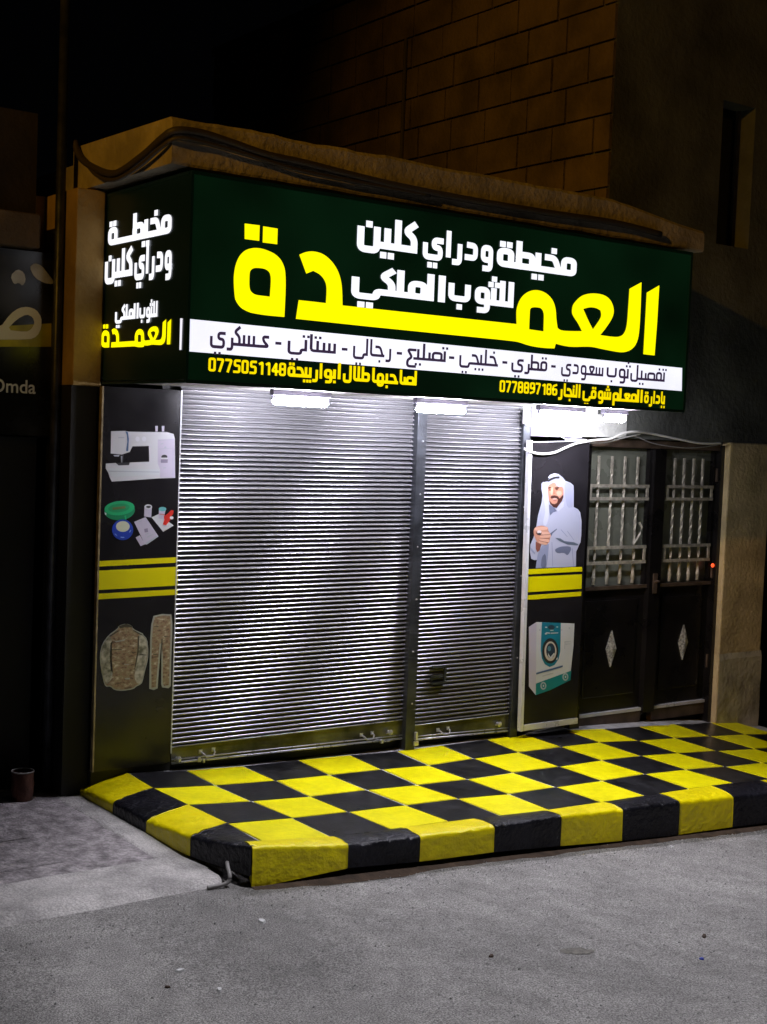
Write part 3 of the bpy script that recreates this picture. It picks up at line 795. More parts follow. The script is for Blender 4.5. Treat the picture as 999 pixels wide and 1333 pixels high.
white = pc('print_white', (.60, .62, .67)); lil = pc('print_lilac', (.52, .49, .62)); shade = pc('print_grey', (.42, .46, .54)); dk = pc('print_dark', (.03, .03, .035)); bl = pc('print_blue', (.07, .14, .30))
grn = pc('print_green', (.02, .42, .17)); grn2 = pc('print_green_dark', (.01, .22, .09)); blu = pc('print_deep_blue', (.015, .05, .42)); cream = pc('print_cream', (.60, .64, .48)); red = pc('print_red', (.60, .03, .02))
P_('sewing_machine_print', z6([(270,352),(360,350),(385,355),(630,358),(672,370),(680,400),(682,652),(570,655),(440,665),(275,676),(262,650),(250,615),(236,592),(237,560),(300,556),(515,548),(513,447),(408,449),(390,485),(340,502),(268,495)]), white, 1, LV, lp, label='white sewing machine print')
P_('machine_trim', z6([(362,352),(378,356),(385,400),(380,480),(366,478),(374,420),(372,380)]), bl, 2, LV, lp)
P_('machine_trim', z6([(570,405),(678,400),(680,650),(585,652),(585,600),(570,560)]), lil, 2, LV, lp)
P_('machine_trim', z6([(240,590),(400,592),(582,598),(580,632),(300,645),(262,640),(250,612)]), pc('print_pale_grey', (.60, .65, .70)), 2, LV, lp)
P_('machine_trim', z6([(250,606),(580,612),(580,617),(252,611)]), shade, 3, LV, lp)
P_('machine_trim', z6([(300,556),(390,552),(385,570),(318,572)]), dk, 2, LV, lp)
P_('machine_needle', z6([(325,505),(352,503),(346,558),(332,558)]), dk, 2, LV, lp)
P_('machine_needle', z6([(334,512),(342,512),(340,552),(337,552)]), shade, 3, LV, lp)
P_('machine_foot', z6([(285,505),(325,503),(320,515),(292,514)]), shade, 2, LV, lp)
for x in (562, 604): P_('spool_pin', z6([(x-8,318),(x+9,318),(x+8,354),(x-7,354)]), lil, 1, LV, lp)
P_('machine_dial', z6(ell(612, 517, 20, 14)), dk, 3, LV, lp); P_('machine_dial', z6([(592,522),(634,522),(632,545),(592,545)]), white, 4, LV, lp)
P_('machine_dial', z6([(589,532),(634,532),(632,555),(589,555)]), pc('print_mid', (.25, .22, .32)), 5, LV, lp); P_('machine_dial', z6([(605,585),(622,583),(622,590),(605,592)]), shade, 3, LV, lp)
for q in ([(575,410),(665,405),(665,408),(575,413)], [(575,465),(665,460),(665,463),(575,468)], [(586,432),(605,428),(606,434),(588,438)], [(612,452),(625,450),(625,460),(612,462)], [(316,390),(356,390),(356,396),(316,396)]):
    P_('machine_mark', z6(q), shade, 3, LV, lp)
for cx in (440, 482): P_('machine_mark', z6(ell(cx, 402, 14, 16)), pc('print_faint', (.70, .72, .80)), 2, LV, lp)
# tape, spools and cards
P_('green_tape_print', z6(ell(325, 862, 99, 62, 26, -.08)), grn2, 1, LV, lp); P_('green_tape_print', z6(ell(324, 846, 97, 46, 26, -.1)), grn, 2, LV, lp)
P_('green_tape_print', z6(ell(320, 845, 70, 28, 22, -.1)), pc('print_green_in', (.02, .30, .12)), 3, LV, lp); P_('tape_mark', z6([(278,842),(360,832),(362,848),(280,858)]), pc('print_olive', (.13, .17, .06)), 4, LV, lp)
P_('tape_mark', z6([(228,872),(240,880),(238,892),(230,886)]), white, 4, LV, lp); P_('tape_mark', z6([(355,895),(366,892),(368,920),(360,920)]), grn, 4, LV, lp)
P_('blue_spool_print', z6(ell(344, 985, 68, 67, 26)), blu, 3, LV, lp); P_('blue_spool_print', z6(ell(345, 964, 44, 35, 22)), cream, 4, LV, lp)
for q in ([(290,1010),(300,1012),(310,1025),(300,1020)], [(330,1030),(355,1032),(354,1037),(330,1035)], [(385,1000),(395,985),(398,990),(390,1003)]): P_('spool_mark', z6(q), pc('print_light_blue', (.35, .5, .85)), 5, LV, lp)
P_('thread_spool_print', z6([(484,840),(532,842),(528,905),(482,900)]), lil, 1, LV, lp); P_('thread_spool_print', z6(ell(509, 838, 25, 16)), white, 2, LV, lp); P_('thread_spool_print', z6(ell(510, 838, 15, 8)), dk, 3, LV, lp)
P_('card_print', z6([(530,905),(575,885),(672,958),(605,998)]), white, 1, LV, lp)
P_('thread_spool_print', z6([(578,850),(622,850),(608,918),(575,912)]), lil, 2, LV, lp); P_('thread_spool_print', z6(ell(600, 852, 25, 14)), pc('print_teal', (.12, .40, .42)), 3, LV, lp)
P_('thread_mark', z6([(580,880),(615,884),(613,892),(579,888)]), pc('print_rose', (.5, .2, .22)), 4, LV, lp)
P_('red_thread_print', z6([(655,858),(672,862),(668,885),(648,905),(650,922),(622,957),(603,950),(612,920),(608,898),(635,880)]), red, 4, LV, lp)
P_('thread_mark', z6(ell(658, 908, 12, 10)), white, 5, LV, lp)
P_('needle_card_print', z6([(418,935),(492,903),(575,1028),(500,1080),(488,1078)]), lil, 1, LV, lp); P_('needle_card_print', z6([(428,1035),(455,1020),(490,1078),(460,1090)]), pc('print_pale_lilac', (.5, .46, .6)), 1, LV, lp)
for q in ([(482,980),(505,975),(508,1000),(486,1003)],): P_('card_mark', z6(q), pc('print_mid', (.25, .22, .32)), 2, LV, lp)
for q in ([(440,935),(465,925),(467,930),(442,940)], [(488,1012),(512,1004),(513,1010),(490,1018)], [(500,1030),(540,1012),(542,1016),(502,1036)], [(495,1068),(570,1020),(574,1028),(500,1080)]): P_('card_mark', z6(q), shade, 2, LV, lp)
# camouflage uniform print
def camo():
    m = mat('print_camouflage', (.30, .22, .14), .5); nt = m.node_tree; b = nt.nodes['Principled BSDF']
    g = nt.nodes.new('ShaderNodeNewGeometry'); mp = nt.nodes.new('ShaderNodeMapping'); mp.inputs['Scale'].default_value = (1, 1, 1.7)
    n = nt.nodes.new('ShaderNodeTexNoise'); n.inputs['Scale'].default_value = 34; n.inputs['Detail'].default_value = 5; n.inputs['Roughness'].default_value = .65
    nt.links.new(g.outputs['Position'], mp.inputs[0]); nt.links.new(mp.outputs[0], n.inputs['Vector'])
    r = nt.nodes.new('ShaderNodeValToRGB'); r.color_ramp.interpolation = 'LINEAR'
    cs = [(0, (.05, .05, .03)), (.38, (.13, .085, .05)), (.47, (.34, .22, .14)), (.53, (.25, .21, .12)), (.60, (.42, .33, .22)), (.68, (.62, .56, .44))]
    while len(r.color_ramp.elements) < len(cs): r.color_ramp.elements.new(.5)
    for e, (p, c) in zip(r.color_ramp.elements, cs): e.position = p; e.color = (*c, 1)
    nt.links.new(n.outputs['Fac'], r.inputs[0]); nt.links.new(r.outputs[0], b.inputs['Base Color']); return m
M_['camo'] = camo(); cedge = pc('print_pale_fabric_edge', (.36, .38, .34)); cdark = pc('print_dark_fold', (.06, .055, .035))
z9 = zoomer(120, 780, .1201)
jk = [(275,320),(290,285),(370,262),(432,285),(442,318),(545,375),(598,430),(612,560),(605,660),(570,790),(545,905),(520,928),(480,945),(450,975),(330,995),(240,985),(200,945),(145,950),(120,880),(95,760),(82,600),(110,480),(180,385)]
P_('jacket_print_edge', z9(jk), cedge, 1, LV, lp, sm=1)
sh = lambda L, k, cx, cy: [(cx+(x-cx)*k, cy+(y-cy)*k) for x, y in L]
P_('jacket_print', z9(sh(jk, .965, 345, 620)), M_['camo'], 2, LV, lp, sm=1, label='camouflage jacket print')
M_['camo2'] = mat('print_camouflage_sleeve', (.12, .12, .075), .5, 0, color2=(.58, .55, .45), scale=30, lo=.36, hi=.66)
P_('jacket_sleeve', z9([(195,400),(215,470),(205,560),(212,680),(225,800),(215,860),(160,930),(128,870),(104,750),(94,600),(120,490),(170,410)]), M_['camo2'], 3, LV, lp, sm=1)
P_('jacket_sleeve', z9([(505,380),(545,392),(588,440),(600,560),(589,650),(560,790),(530,910),(490,920),(455,850),(470,740),(500,600),(510,480)]), M_['camo2'], 3, LV, lp, sm=1)
P_('jacket_fold', z9([(290,290),(370,265),(430,288),(435,305),(370,300),(300,318)]), cdark, 3, LV, lp)
for q in ([(200,470),(215,465),(212,640),(225,800),(205,780),(192,640)], [(495,400),(510,400),(505,560),(480,700),(450,800),(470,680),(490,560)], [(185,395),(290,335),(292,345),(190,410)], [(448,330),(545,385),(540,395),(445,342)], [(205,545),(320,540),(320,548),(206,553)], [(510,590),(590,600),(590,608),(512,604)]):
    P_('jacket_fold', z9(q), cdark, 3, LV, lp)
for q in ([(215,440),(260,452),(335,440),(360,425),(350,450),(260,465)], [(440,320),(550,372),(556,385),(440,328)], [(345,700),(400,705),(398,712),(345,708)], [(350,855),(410,850),(405,870),(360,868)], [(205,770),(215,800),(212,828),(200,815)]):
    P_('jacket_fold', z9(q), cedge, 4, LV, lp)
tr_ = [(685,182),(780,160),(880,165),(892,260),(890,420),(880,640),(875,940),(850,965),(780,955),(770,920),(772,600),(765,520),(758,620),(738,860),(732,965),(690,985),(640,970),(645,700),(652,420),(662,280)]
z9 = zoomer(117.5, 780, .1201)
P_('trousers_print_edge', z9(tr_), cedge, 1, LV, lp)
P_('trousers_print', z9([(700,195),(780,175),(865,180),(872,260),(868,420),(862,640),(855,930),(800,940),(788,900),(788,600),(780,480),(752,480),(740,640),(718,860),(715,950),(665,960),(662,700),(672,420),(680,280)]), M_['camo'], 2, LV, lp, label='camouflage trousers print')
for q in ([(772,430),(785,430),(782,560),(776,600),(768,520)], [(690,285),(740,295),(738,302),(690,292)], [(680,590),(740,600),(740,608),(682,598)], [(800,400),(860,405),(860,412),(800,408)]): P_('trousers_fold', z9(q), cdark, 3, LV, lp)

RV = -.08
rc = [at(x, y, 1, RV) for x, y in ((691,575), (768,573), (751,942), (679,951.5))]
rp = thing('poster_panel', (rc[3].x+.3, RV, rc[3].z), 'black poster beside the door with a man in white and a blue washing machine', 'poster', 'poster panels beside the shutters')
mb = MB(); mb.v = [Vector(c) for c in rc]+[c+Vector((0, .025, 0)) for c in rc]; mb.f = [(0,3,2,1), (4,5,6,7), (0,1,5,4), (1,2,6,5), (2,3,7,6), (3,0,4,7)]
build('board', mb, M_['poster'], rp)
def strip(a, b, wdt, horizontal=False, t=.012, m='alu'):
    A, B = at(*a, 1, RV), at(*b, 1, RV); o = Vector((0, 0, wdt)) if horizontal else Vector((wdt, 0, 0)); f = Vector((0, -t, 0)); k = Vector((0, .025, 0))
    mb = MB(); mb.v = [A+f, A+o+f, B+o+f, B+f, A+k, A+o+k, B+o+k, B+k]; mb.f = [(0,1,2,3), (7,6,5,4), (0,4,5,1), (1,5,6,2), (2,6,7,3), (3,7,4,0)]
    return build('edge_strip', mb, M_[m], rp)
strip((688.5,573), (676.5,952), .026); strip((693.5,575), (768.5,573), -.006, True); strip((681.4,951), (751,941.5), .042, True, .010)
z8 = zoomer(660, 720, .18767)
for q in ([(135,112),(521,95),(521,127),(135,148)], [(135,165),(519,147),(517,247),(131,272)], [(131,293),(516,267),(515,297),(130,325)]):
    P_('yellow_stripe', z8(q), M_['pyellow'], 3, RV, rp)
# dry cleaning machine
teal = pc('print_machine_teal', (.01, .19, .29)); teal2 = pc('print_plinth_teal', (.01, .22, .24))
P_('cleaning_machine_print', z8([(205,478),(468,488),(462,640),(443,818),(200,905)]), white, 1, RV, rp, label='white and blue dry cleaning machine print')
P_('cleaning_machine_print', z8([(152,512),(205,478),(200,985),(152,925)]), lil, 2, RV, rp)
P_('machine_plinth', z8([(200,905),(446,815),(441,880),(300,950),(200,985)]), teal2, 2, RV, rp)
P_('machine_column', z8([(242,480),(374,484),(370,680),(358,735),(330,775),(296,790),(262,770),(242,730),(234,670)]), teal, 2, RV, rp)
P_('machine_door', z8(ell(300, 678, 56, 88, 26)), dk, 3, RV, rp); P_('machine_door', z8(ell(301, 680, 42, 68, 26)), pc('print_ring', (.62, .55, .50)), 4, RV, rp); P_('machine_door', z8(ell(302, 676, 31, 52, 24)), pc('print_navy', (.03, .05, .08)), 5, RV, rp)
P_('machine_door', z8([(282,690),(300,720),(325,690),(330,700),(305,735),(285,715)]), white, 6, RV, rp); P_('machine_door', z8(ell(292, 662, 12, 18)), pc('print_dim_teal', (.10, .25, .3)), 6, RV, rp)
P_('machine_panel', z8(ell(308, 514, 24, 16)), pc('print_navy', (.03, .05, .08)), 3, RV, rp)
for q in ([(264,510),(278,510),(278,518),(264,518)], [(342,508),(354,508),(354,516),(342,516)], [(270,548),(300,552),(300,558),(268,556)], [(304,552),(356,550),(354,556),(304,559)], [(300,533),(322,532),(322,538),(300,539)], [(262,556),(276,552),(278,562),(264,566)]):
    P_('machine_mark', z8(q), white, 4, RV, rp)
for q in ([(400,612),(442,610),(442,614),(404,617),(402,665),(398,665)], [(405,630),(440,628),(440,631),(405,634)]): P_('machine_mark', z8(q), shade, 3, RV, rp)
P_('machine_mark', z8([(202,830),(386,778),(386,790),(202,842)]), bl, 3, RV, rp); P_('machine_mark', z8([(245,850),(322,828),(322,833),(246,856)]), shade, 3, RV, rp)
for cx, cy in ((252, 920), (405, 858)): P_('machine_wheel', z8(ell(cx, cy, 21, 27)), shade, 3, RV, rp); P_('machine_wheel', z8(ell(cx, cy, 12, 17)), teal2, 4, RV, rp); P_('machine_wheel', z8(ell(cx, cy, 5, 8)), white, 5, RV, rp)
for cx, cy in ((227, 533), (380, 532), (433, 520)): P_('machine_mark', z8(ell(cx, cy, 5, 6, 8)), shade, 3, RV, rp)
P_('machine_mark', z8([(340,735),(350,720),(352,735),(345,742)]), white, 4, RV, rp)
# man in white robe and head cloth, printed
z10 = zoomer(680, 605, .10502)
cl = pc('print_cloth', (.40, .42, .54)); cl2 = pc('print_cloth_shade', (.25, .28, .41)); cl3 = pc('print_cloth_deep', (.13, .15, .23)); skin = pc('print_skin', (.52, .25, .17)); skin2 = pc('print_skin_light', (.66, .38, .28)); skd = pc('print_skin_dark', (.20, .07, .05)); hair = pc('print_beard', (.07, .025, .02))
P_('man_print_body', z10([(318,160),(345,125),(395,105),(450,118),(500,155),(535,200),(600,225),(635,255),(640,330),(638,525),(690,550),(718,590),(735,700),(732,870),(722,960),(700,1000),(690,1030),(668,1075),(665,1262),(165,1282),(185,1180),(150,1182),(110,1165),(95,1080),(100,990),(140,900),(175,760),(195,630),(240,470),(250,380),(238,300),(236,235),(260,212),(330,205)]), cl, 1, RV, rp, label='printed man in white robe and head cloth')
P_('man_print_cloth', z10([(165,1282),(190,1110),(240,1010),(330,980),(320,1120),(300,1275)]), cl2, 2, RV, rp)
P_('man_print_cloth', z10([(240,1140),(290,1090),(300,1276),(225,1279)]), cl3, 3, RV, rp, sm=1)
P_('man_print_cloth', z10([(395,1050),(480,1010),(600,1010),(605,1060),(560,1130),(520,1090),(430,1100)]), cl3, 2, RV, rp, sm=2)
P_('man_print_cloth', z10([(520,210),(600,235),(636,280),(638,520),(560,540),(530,400)]), pc('print_cloth_b', (.33, .35, .48)), 2, RV, rp, sm=1)
P_('man_print_cloth', z10([(250,230),(300,240),(318,300),(322,430),(335,620),(300,760),(250,740),(290,560),(262,400)]), pc('print_cloth_c', (.50, .52, .63)), 2, RV, rp, sm=1)
P_('man_print_cloth', z10([(330,490),(400,540),(430,575),(380,590),(345,630),(335,580)]), cl3, 3, RV, rp)
P_('man_print_cloth', z10([(480,470),(520,450),(510,520),(440,580),(425,545)]), pc('print_cloth_c', (.50, .52, .63)), 3, RV, rp)
P_('man_print_fold', z10([(405,905),(470,912),(520,945),(640,960),(695,985),(685,1000),(560,990),(460,945)]), pc('print_fold_dark', (.10, .13, .18)), 3, RV, rp)
P_('man_print_fold', z10([(345,850),(425,790),(430,800),(375,850),(360,885)]), cl3, 3, RV, rp)
for q in ([(480,800),(560,890),(556,896),(474,806)], [(560,820),(640,930),(636,934),(555,826)], [(370,960),(380,1260),(374,1260),(362,960)], [(100,1020),(160,1090),(150,1110),(104,1060)], [(620,1030),(640,1258),(633,1258),(612,1040)]): P_('man_print_fold', z10(q), cl2, 3, RV, rp)
P_('man_print_head_cord', z10([(305,205),(340,170),(400,148),(462,138),(460,178),(420,168),(360,190),(330,212)]), dk, 3, RV, rp, sm=1)
P_('man_print_head_cord', z10([(262,212),(320,172),(318,162),(345,150),(310,200),(275,216)]), pc('poster_shadow', (.015, .014, .016)), 2, RV, rp)
P_('man_print_face', z10([(318,255),(390,215),(415,235),(420,265),(510,268),(512,390),(490,450),(450,500),(420,535),(380,525),(340,480),(322,400),(314,320)]), skin, 3, RV, rp, sm=1)
P_('man_print_cheek', z10([(352,290),(385,270),(392,350),(412,375),(360,380),(345,350)]), skin2, 4, RV, rp, sm=1)
P_('man_print_cheek', z10([(420,330),(480,320),(490,370),(450,395),(425,370)]), skin2, 4, RV, rp, sm=1)
P_('man_print_brow', z10([(318,280),(350,272),(352,290),(320,298)]), hair, 5, RV, rp); P_('man_print_brow', z10([(398,280),(450,278),(452,292),(400,294)]), hair, 5, RV, rp)
P_('man_print_eye', z10(ell(338, 312, 15, 9)), skd, 5, RV, rp); P_('man_print_eye', z10(ell(424, 305, 17, 9)), skd, 5, RV, rp)
P_('man_print_nose', z10([(385,270),(400,340),(408,368),(372,374),(380,330)]), pc('print_skin_mid', (.44, .19, .12)), 5, RV, rp)
P_('man_print_beard', z10([(345,400),(362,382),(400,378),(440,392),(460,420),(480,395),(505,370),(508,400),(488,452),(450,500),(425,535),(385,525),(345,485),(330,440),(345,455),(365,480),(400,488),(430,470),(440,430),(400,408),(360,420)]), hair, 5, RV, rp)
P_('man_print_mouth', z10([(372,418),(425,415),(420,428),(380,430)]), pc('print_teeth', (.6, .5, .45)), 6, RV, rp)
P_('man_print_lip', z10([(378,436),(430,432),(415,448),(388,448)]), pc('print_lip', (.42, .14, .11)), 6, RV, rp)
P_('man_print_head_cloth', z10([(410,180),(470,165),(520,200),(515,268),(450,276),(425,262)]), cl, 6, RV, rp, sm=1)
P_('man_print_head_cloth', z10([(318,160),(345,125),(395,105),(450,118),(470,142),(400,146),(340,165)]), pc('print_cloth_c', (.50, .52, .63)), 4, RV, rp)
# raised hand with separate fingers
P_('man_print_wrist', z10([(165,950),(235,985),(215,1060),(185,1082),(165,1040)]), skd, 4, RV, rp)
P_('man_print_hand', z10([(140,800),(170,765),(240,750),(315,775),(320,820),(350,860),(345,900),(330,960),(300,990),(235,985),(180,960),(150,890),(138,850)]), skin, 5, RV, rp, sm=1)
for (a, b, r) in (((150,800),(300,785),22), ((200,845),(330,850),19), ((215,890),(340,880),20), ((210,925),(325,945),19), ((200,955),(295,980),17)):
    d = Vector((b[0]-a[0], b[1]-a[1])).normalized(); n_ = Vector((-d.y, d.x))*r
    P_('man_print_finger', z10(smooth2([(a[0]+n_.x, a[1]+n_.y), (b[0]+n_.x, b[1]+n_.y), (b[0]+d.x*r*.8, b[1]+d.y*r*.8), (b[0]-n_.x, b[1]-n_.y), (a[0]-n_.x, a[1]-n_.y)], 1)), skin2, 6, RV, rp)
for q in ([(210,868),(335,862),(335,868),(212,874)], [(215,905),(335,910),(333,916),(214,911)], [(205,938),(315,962),(313,967),(204,944)]): P_('man_print_finger_gap', z10(q), skd, 7, RV, rp)
P_('man_print_watch', z10(ell(202, 845, 34, 26)), skd, 7, RV, rp); P_('man_print_watch', z10(ell(206, 832, 27, 20)), pc('print_teeth2', (.72, .62, .62)), 8, RV, rp); P_('man_print_watch', z10(ell(206, 856, 22, 12)), dk, 9, RV, rp)

# ------------------------------------------------------------------ neighbouring house on the right
house = thing('neighbouring_house', (5.6, .2, -.3), 'two storey plastered house with stone block side wall rising behind the shop', 'house')
HX, HY = 3.80, .02
WX0, WX1, WZ0, WZ1 = 5.06, 5.46, 3.72, 4.86
dx0, dx1 = 3.72, 5.345
m = M_['plaster']
mb = MB()
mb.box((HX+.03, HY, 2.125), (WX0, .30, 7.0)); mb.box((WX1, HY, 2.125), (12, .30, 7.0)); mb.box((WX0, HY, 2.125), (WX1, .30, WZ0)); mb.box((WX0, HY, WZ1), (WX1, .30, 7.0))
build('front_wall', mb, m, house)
mb = MB().box((3.05, -.005, 2.125), (HX-.002, .30, 2.36)); build('lintel', mb, M_['whitewash'], house, bevel=.004)
mb = MB().box((HX, .001, 2.13), (4.12, .018, 2.30)); build('whitewashed_patch', mb, M_['whitewash'], house)
mb = MB().box((3.11, -.03, 2.115), (3.62, -.007, 2.34)); build('white_board', mb, M_['whiteboard'], house, bevel=.003)
bx('side_wall', (HX+.03, .31, 2.2), (HX+.3, 6.2, 6.03), M_['mortar'], house)
wf = bx('window', (WX0, .20, WZ0), (WX1, .215, WZ1), M_['window'], house)
bx('frame', (WX0, .17, WZ0), (WX0+.03, .199, WZ1), M_['doortrim'], wf); bx('frame', (WX1-.03, .17, WZ0), (WX1, .199, WZ1), M_['doortrim'], wf); bx('frame', (WX0+.03, .17, WZ0), (WX1-.03, .199, WZ0+.03), M_['doortrim'], wf)
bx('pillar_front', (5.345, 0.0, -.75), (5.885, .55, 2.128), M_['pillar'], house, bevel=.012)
mb = MB()
def pil(u, v):
    z = -.75+v*1.12; x = 5.343+u*.545
    return Vector((x, -.012-.004*noise.noise(Vector((x*6, z*6, 0)))+(.010 if v > .98 else 0), z))
build('dado_render', mb.grid(12, 24, pil), M_['dadoplaster'], house)
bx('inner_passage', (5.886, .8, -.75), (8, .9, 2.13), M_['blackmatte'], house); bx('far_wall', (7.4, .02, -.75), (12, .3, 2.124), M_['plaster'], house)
# stone blocks of the left-facing upper wall
brick_me = {}
random.seed(3)
CH = .272
r = 0; z = 3.46
while z < 6.0:
    y = .02 - (.27 if r % 2 else 0); 
    while y < 6.1:
        L = .47+random.uniform(-.07, .07); y0 = max(y, .021); y1 = min(y+L, 6.2)-.018
        if y1-y0 > .03:
            key = round(y1-y0, 1); dep = random.choice((-.003, .001, .005))
            mb = MB().box((HX-.0+dep, y0, z), (HX+.05, y1, z+CH-.016))
            build('stone_block', mb, M_['brick'], house, bevel=.004)
        y += L
    z += CH; r += 1
bx('parapet', (HX-.02, .021, z+.002), (HX+.3, 6.2, z+.09), M_['mortar'], house)
mb = MB().tube([(HX-.012, 2.6, 4.4), (HX-.012, 2.6, 5.62)], .018, 8); build('drain_pipe', mb, M_['cable_dark'], house)

# ------------------------------------------------------------------ double metal door
DY = .10
door = thing('double_door', (4.63, DY, -.05), 'black double metal door with barred frosted glass and silver diamond ornaments', 'door')
bx('jamb', (3.70, DY-.06, -.2), (3.80, DY+.06, 2.12), M_['door'], door)
bx('jamb', (5.305, DY-.05, -.25), (5.344, DY+.06, 2.10), M_['door'], door)
bx('head', (3.80, DY-.03, 2.055), (5.305, DY+.06, 2.12), M_['doortrim'], door)
bx('backing', (3.70, DY+.07, -.3), (5.344, DY+.10, 2.12), M_['blackmatte'], door)
for li, (a, b) in enumerate(((3.803, 4.535), (4.665, 5.303))):
    leaf = bx('leaf', (a, DY+.02, -.02), (b, DY+.045, .955), M_['door'], door)
    leaf['label'] = 'left leaf under the first barred pane' if li == 0 else 'right leaf with the red indicator light'
    bx('pane', (a+.02, DY+.045, .965), (b-.01, DY+.055, 2.05), M_['glass'], leaf)
    bx('frame_side', (a, DY, .956), (a+.03, DY+.04, 2.052), M_['door'], leaf); bx('frame_side', (b-.028, DY, .956), (b, DY+.04, 2.052), M_['door'], leaf)
    bx('pane_ledge', (a, DY-.008, .945), (b, DY+.019, .972), M_['doortrim'], leaf)
    # raised lower panel
    bx('lower_panel', (a+.08, DY+.008, .10), (b-.08, DY+.0195, .86), M_['door'], leaf, bevel=.006)
    for zz in (1.655, 1.755, 1.155, 1.275):
        bx('rail', (a+.035, DY-.012, zz-.012), (b-.032, DY-.001, zz+.012), M_['grille'], leaf)
    for xx in ((a+.055, b-.05)):
        for z0, z1 in ((1.168, 1.262), (1.668, 1.742)):
            bx('rail_end', (xx-.012, DY-.011, z0), (xx+.012, DY-.002, z1), M_['grille'], leaf)
    nb = 4
    for k in range(nb):
        xx = a+.15+(b-a-.30)*k/(nb-1)
        mb = MB(); rings = 46; hw = .0095
        for q in range(rings+1):
            z = .985+q/rings*1.0; tw = q*.42 if 8 < q < 40 else 0
            n = len(mb.v)
            for c in range(4):
                an = tw+math.pi/4+c*math.pi/2; mb.v.append(Vector((xx+hw*math.cos(an)*1.25, DY+.0135+hw*math.sin(an)*1.25, z)))
            if q:
                for c in range(4): mb.f.append((n-4+c, n-4+(c+1) % 4, n+(c+1) % 4, n+c))
        build('twisted_bar', mb, M_['grille'], leaf)
        mb = MB().tube([(xx, DY+.012, .99), (xx, DY+.012, 1.04), (xx, DY+.012, 1.09)], .01, 8, rs=[.009, .017, .009]); build('bar_foot', mb, M_['grille'], leaf)
    cx = a+.37 if li == 0 else a+.345; cz = .475
    mb = MB(); n = 0
    mb.v = [Vector(p) for p in ((cx, DY-.004, cz+.145), (cx+.055, DY-.004, cz), (cx, DY-.004, cz-.145), (cx-.055, DY-.004, cz), (cx, DY-.022, cz), (cx, DY+.008, cz+.145), (cx+.055, DY+.008, cz), (cx, DY+.008, cz-.145), (cx-.055, DY+.008, cz))]
    mb.f = [(0,4,1), (1,4,2), (2,4,3), (3,4,0), (0,1,6,5), (1,2,7,6), (2,3,8,7), (3,0,5,8)]
    om = M_.get('orn') or mat('cast_silver_ornament', (.62, .62, .58), .35, .6, .5, 60, 2.5, 180); M_['orn'] = om
    build('diamond_ornament', mb, om, leaf)
    bx('sill_strip', (a, DY-.01, -.045), (b, DY+.03, -.022), M_['alu'], leaf)
    bx('kick_step', (a, DY-.004, -.14), (b, DY+.05, -.047), M_['doortrim'], leaf)
for zz in (.25, 1.0, 1.80):
    bx('hinge', (5.296, DY-.022, zz), (5.312, DY-.004, zz+.11), M_['doortrim'], door); bx('hinge', (3.794, DY-.022, zz), (3.81, DY-.004, zz+.11), M_['doortrim'], door)
bx('lock_plate', (4.575, DY-.036, .90), (4.625, DY-.0305, 1.06), M_['doortrim'], door)
build('door_handle', MB().tube([(4.60, DY-.036, 1.0), (4.60, DY-.075, 1.0), (4.53, DY-.08, .995)], .008, 8), M_['doortrim'], door)
bx('centre_stile', (4.536, DY-.03, -.06), (4.664, DY+.055, 2.054), M_['door'], door)
mb = MB().tube([(4.36, DY-.01, 1.30), (4.40, DY-.03, 1.38), (4.42, DY-.03, 1.43), (4.40, DY-.02, 1.47)], .009, 8); build('latch_hook', mb, M_['grille'], door)
lm = at(928, 736, 1, DY-.03)
mb = MB()
for q in range(7):
    for k in range(12):
        an = math.pi*q/6; ph = 2*math.pi*k/12; mb.v.append(Vector((lm.x+.018*math.sin(an)*math.cos(ph), DY-.03+.010*math.cos(an), lm.z+.018*math.sin(an)*math.sin(ph))))
for q in range(6):
    for k in range(12): mb.f.append((q*12+k, q*12+(k+1) % 12, (q+1)*12+(k+1) % 12, (q+1)*12+k))
tag(build('indicator_light', mb, M_['red']), 'tiny glowing red light on the lower rail of the right door leaf', 'light')

# ------------------------------------------------------------------ cables
def cable(name, pts, r, m, label, cat='cable', group=None):
    P = [Vector(p) for p in pts]; out = []
    for k in range(len(P)-1):
        p0, p1, p2, p3 = P[max(k-1, 0)], P[k], P[k+1], P[min(k+2, len(P)-1)]
        for t in range(6):
            t /= 6; out.append(.5*((2*p1)+(p2-p0)*t+(2*p0-5*p1+4*p2-p3)*t*t+(3*p1-p0-3*p2+p3)*t**3))
    out.append(P[-1]); o = build(name, MB().tube(out, r, 8), m, smooth=True); return tag(o, label, cat, group)
sd = [at(x, y, 0, -.325) for x, y in ((98,185), (104,203), (120,217), (150,226), (185,204), (212,180))]
fr = [at(x, y, 1, -.985) for x, y in ((229,170), (262,173), (300,185), (350,202), (400,213), (500,238), (600,258), (700,275), (800,290), (860,305))]
cable('roof_cable', sd+fr, .021, M_['cable_dark'], 'thick dark cable bundle sagging round the corner of the concrete roof slab')
fr2 = [at(x, y, 1, -.99) for x, y in ((232,180), (270,187), (330,204), (390,222), (470,238), (560,255))]
sd2 = [at(x, y, 0, -.33) for x, y in ((108,205), (126,228), (150,234), (182,216), (210,192))]
cable('roof_cable', sd2+fr2, .012, M_['cable_dark'], 'thinner dark cable hanging just below the thick bundle on the roof slab')
wc = lambda L, y=-.035: [at(a, b, 1, y) for a, b in L]
cable('wall_cable', wc([(683,584), (690,588), (705,591), (722,589), (738,582), (752,577), (775,573), (795,571), (812,564), (828,562)], -.10)+wc([(850,565), (880,571), (912,577), (940,577)], -.02), .009, M_['cable_white'], 'looping white cable running from the shutter post along the top of the door')
cable('wall_cable', wc([(708,545), (712,556), (730,568), (748,576), (770,577), (790,576), (812,570), (834,565)]), .0045, M_['cable_white'], 'thin white wire hanging from the tube lamp over the white board')
